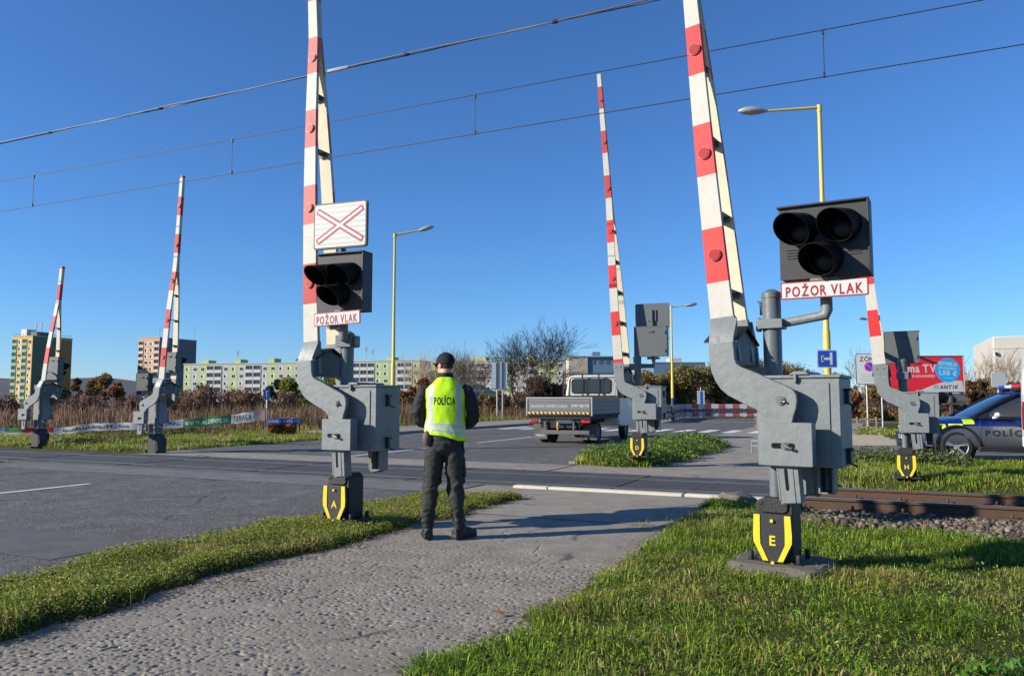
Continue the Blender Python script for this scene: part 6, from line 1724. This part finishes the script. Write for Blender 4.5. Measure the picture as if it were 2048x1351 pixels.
S('autumn_tree', 'larger brown round tree standing between the two towers', 198, 56, 739, 120, 4500, (.18, .35), [lin(138, 108, 66), lin(112, 88, 56), lin(154, 124, 76)], 2, 40, 'autumn trees', 9, 'tree')
S('autumn_tree', 'rusty small tree just left of the orange tower', 240, 36, 757, 115, 2200, (.18, .35), RUSTY, 3, 40, 'autumn trees', 7, 'tree')
S('shrub', 'dark low shrub at the foot of the yellow tower', 120, 34, 770, 100, 1500, (.15, .3), DKG, 4, 20)
S('shrub', 'olive shrub in front of the lime block near the taller boom', 398, 80, 768, 60, 4000, (.08, .2), OLIVE, 5, 80)
S('shrub', 'brown shrub next to the olive one below the lime block', 470, 90, 776, 56, 4000, (.07, .16), BROWN + OLIVE[:2], 6, 120)
S('conifer', 'small dark conifer before the lime block', 547, 42, 748, 75, 2500, (.12, .25), DKG, 7, 20, None, 7, 'tree')
S('shrub', 'yellow green bush behind the straw bundles', 585, 76, 752, 62, 5000, (.08, .2), YGREEN, 8, 60)
S('shrub', 'yellow green bush glimpsed through the raised barrier yoke', 645, 90, 744, 66, 5000, (.08, .2), YGREEN, 9, 60)
for k, (px, wd, tp, t_, cl, lab) in enumerate(((640, 90, 795, 50, BROWN, 'brown shrub under the yellow green bushes'), (710, 90, 790, 52, BROWN, 'brown shrub behind the plate A barrier base'), (780, 80, 778, 54, RUSTY, 'rusty shrub right of the grey mechanism box'), (842, 50, 752, 56, RUSTY, 'tall orange leafed bush left of the vest'),
        (905, 90, 778, 58, BROWN, 'brown thicket hidden behind the vest'), (965, 70, 782, 56, BROWN + OLIVE[:1], 'brown thicket right of the vest'), (1030, 80, 778, 62, BROWN, 'brown thicket round the pale sign posts'), (1092, 90, 748, 66, [lin(92, 70, 58), lin(76, 58, 50), lin(110, 84, 66)], 'dark reddish thicket left of the truck cab'), (1080, 60, 800, 58, OLIVE, 'olive undergrowth at the foot of the wide bare tree'))):
    S('shrub', lab, px, wd, tp, t_, 5200, (.07, .18), np.array(cl) * 1.25, 40 + k, 160, lobes=10)
for k, (px, wd, tp, t_, cl, lab) in enumerate(((1296, 70, 738, 70, RUSTY + OLIVE, 'rusty end of the hedge behind the guard rail by the signal back'), (1360, 90, 734, 71, OLIVE, 'olive bush behind the lamp with the blue foot'), (1425, 100, 724, 72, OLIVE, 'olive bush in the middle of the guard rail'), (1490, 110, 712, 73, OLIVE, 'tallest olive bush left of the plate E barrier arm'), (1560, 110, 722, 74, OLIVE, 'olive bush behind the plate E mechanism box'), (1630, 90, 740, 72, OLIVE, 'olive bush behind the blue dead end sign'))):
    S('bush', lab, px, wd * 1.15, tp, t_, 22000, (.07, .17), np.array(cl) * 1.25, 60 + k, 160, 'hedge bushes behind the guard rail', 22)
for k, (px, wd, tp, t_, cl, lab) in enumerate(((1700, 60, 762, 55, RUSTY, 'rusty leafed shrub left of the zone sign'), (1760, 80, 772, 52, OLIVE + RUSTY, 'brown shrub behind the zone sign posts'), (1830, 90, 790, 50, BROWN, 'brown shrub under the billboard'), (1905, 90, 786, 56, BROWN, 'brown thicket under the right half of the billboard'), (1860, 60, 694, 80, RUSTY + YGREEN, 'autumn tree top showing over the billboard'), (1948, 50, 742, 58, BROWN, 'brown shrub at the right edge of the billboard'), (2010, 90, 752, 60, BROWN + [lin(190, 178, 158)], 'pale twiggy shrub above the light bar'))):
    S('shrub', lab, px, wd, tp, t_, 5000, (.07, .18), np.array(cl) * 1.2, 80 + k, 160, lobes=10)
PURP = [lin(152, 122, 98), lin(128, 100, 82), lin(172, 142, 114), lin(108, 84, 70)]
for k, (px, wd, tp, t_, lab) in enumerate(((20, 70, 792, 40, 'brown thicket at the foot of the yellow tower'), (110, 80, 790, 44, 'brown thicket behind the farthest barrier'), (178, 90, 786, 46, 'brown thicket under the large round tree'), (250, 80, 788, 44, 'brown thicket left of the taller far boom'), (318, 90, 786, 42, 'brown thicket right behind the taller far barrier'), (380, 90, 784, 40, 'brown thicket above the word WWW on the banner'), (450, 100, 772, 42, 'reddish brown thicket above the green banner part'), (510, 80, 778, 44, 'brown thicket above the banner end'), (575, 80, 786, 42, 'brown thicket behind the straw bundles'))):
    S('shrub', lab, px, wd, tp, t_, 3000, (.03, .12), PURP, 120 + k, 260, lobes=11)
# reeds
def reeds(label, N, x0, x1, b0, b1, hr, cols, seed, w=(.02, .04)):
    a = rng.uniform(x0, x1, N); b = b0 + (b1 - b0) * rng.random(N) ** 1.6
    k = fbm(a * .25, b * .25, seed, 3); keep = rng.random(N) < np.clip(.35 + 1.6 * (k - .3), .1, 1); keep &= b > np.where(a < -15, 21.9 + .475 * (a + 20.2) + .6, -99)
    a, b, k = a[keep], b[keep], k[keep]
    n = len(a); h = rng.uniform(hr[0], hr[1], n) * (.6 + .8 * k); c = np.array(cols)[rng.integers(0, len(cols), n)] * rng.uniform(.7, 1.25, (n, 1))
    V, q, tr, cc = blades(a, b, h, rng.uniform(*w, n), c, .42)
    tag(setting(raw('reeds', GRASS, V, q, tr, cc), 'stuff'), label, 'reeds')
REED = [lin(146, 118, 92), lin(122, 94, 76), lin(168, 142, 112), lin(98, 76, 62), lin(136, 104, 86)]
reeds('tall dry brown reeds filling the ground behind the banner', 42000, -75, -22.6, 17.6, 60, (.5, 1.4), REED, 800)
reeds('dry brown weeds behind the pavement', 9000, -30, -21.8, 27, 66, (.5, 1.3), REED + OLIVE, 810)
reeds('rough dry grass bank behind the guard rail', 7000, -24, 45, 64.8, 72, (.5, 1.2), OLIVE + REED, 820, (.03, .06))
reeds('rough dry growth behind the car park', 6000, 2, 60, 36, 58, (.4, 1.2), REED + OLIVE, 830, (.03, .05))
# distant wooded ridge
hx = np.linspace(-2600, 3200, 140); rows = []
for j, (yy, f) in enumerate(((2100, 0), (2400, .45), (2800, .85), (3200, 1.0), (3700, .8))):
    prof = np.interp(hx, [-2600, -1500, -1250, -900, -300, 300, 3200], [150, 105, 88, 92, 70, 45, 40]) * (.58 + .3 * fbm(hx * .003, hx * 0 + j, 900, 4))
    rows.append(np.stack([hx, np.full_like(hx, yy), prof * f + 6 * (fbm(hx * .03, hx * 0 + j, 910, 3) - .5) * f - 2], 1))
Vh = np.concatenate(rows); ni = len(hx); I = np.arange(len(rows) * ni).reshape(len(rows), ni)
qh = np.stack([I[:-1, :-1].ravel(), I[:-1, 1:].ravel(), I[1:, 1:].ravel(), I[1:, :-1].ravel()], 1)
o = raw('hills', M('wooded_hill', lin(74, 70, 72), .95, var=.3, scale=.02, bump=.5, bscale=.08), Vh, qh, smooth=True); o['kind'] = 'structure'
# fence glimpsed by the shrubs, low pile of planks by the car
p = at(1670, 862, 36)
t = thing('fence', 'low pale fence glimpsed beyond the car park', 'fence', (p.x, p.y, 0), ANG)
q = MB()
for k in range(14): q.box(-3.5 + k * .4, -3.42 + k * .4, -.02, .02, 0, .62)
q.box(-3.6, 2.0, .021, .05, .12, .18).box(-3.6, 2.0, .021, .05, .48, .54).build('rails', M('fence_pale', lin(120, 108, 94), .8), t)
p = at(1722, 888, 24.2)
t = thing('plank_stack', 'low stack of pale concrete planks at the edge of the car park', 'planks', (p.x, p.y, 0), R(-4))
PLK = M('plank_pale', lin(178, 168, 150), .85, var=.15, bump=.3, stretch=(.3, 1, 1), dirt=.3)
for k in range(5):
    MB().box(-1.15 + .05 * (k % 2), 1.0 + .06 * math.sin(k), -.6 + .3 * k, -.33 + .3 * k, 0, .04 + .055 * k).build('plank', PLK, t, bevel=.008)
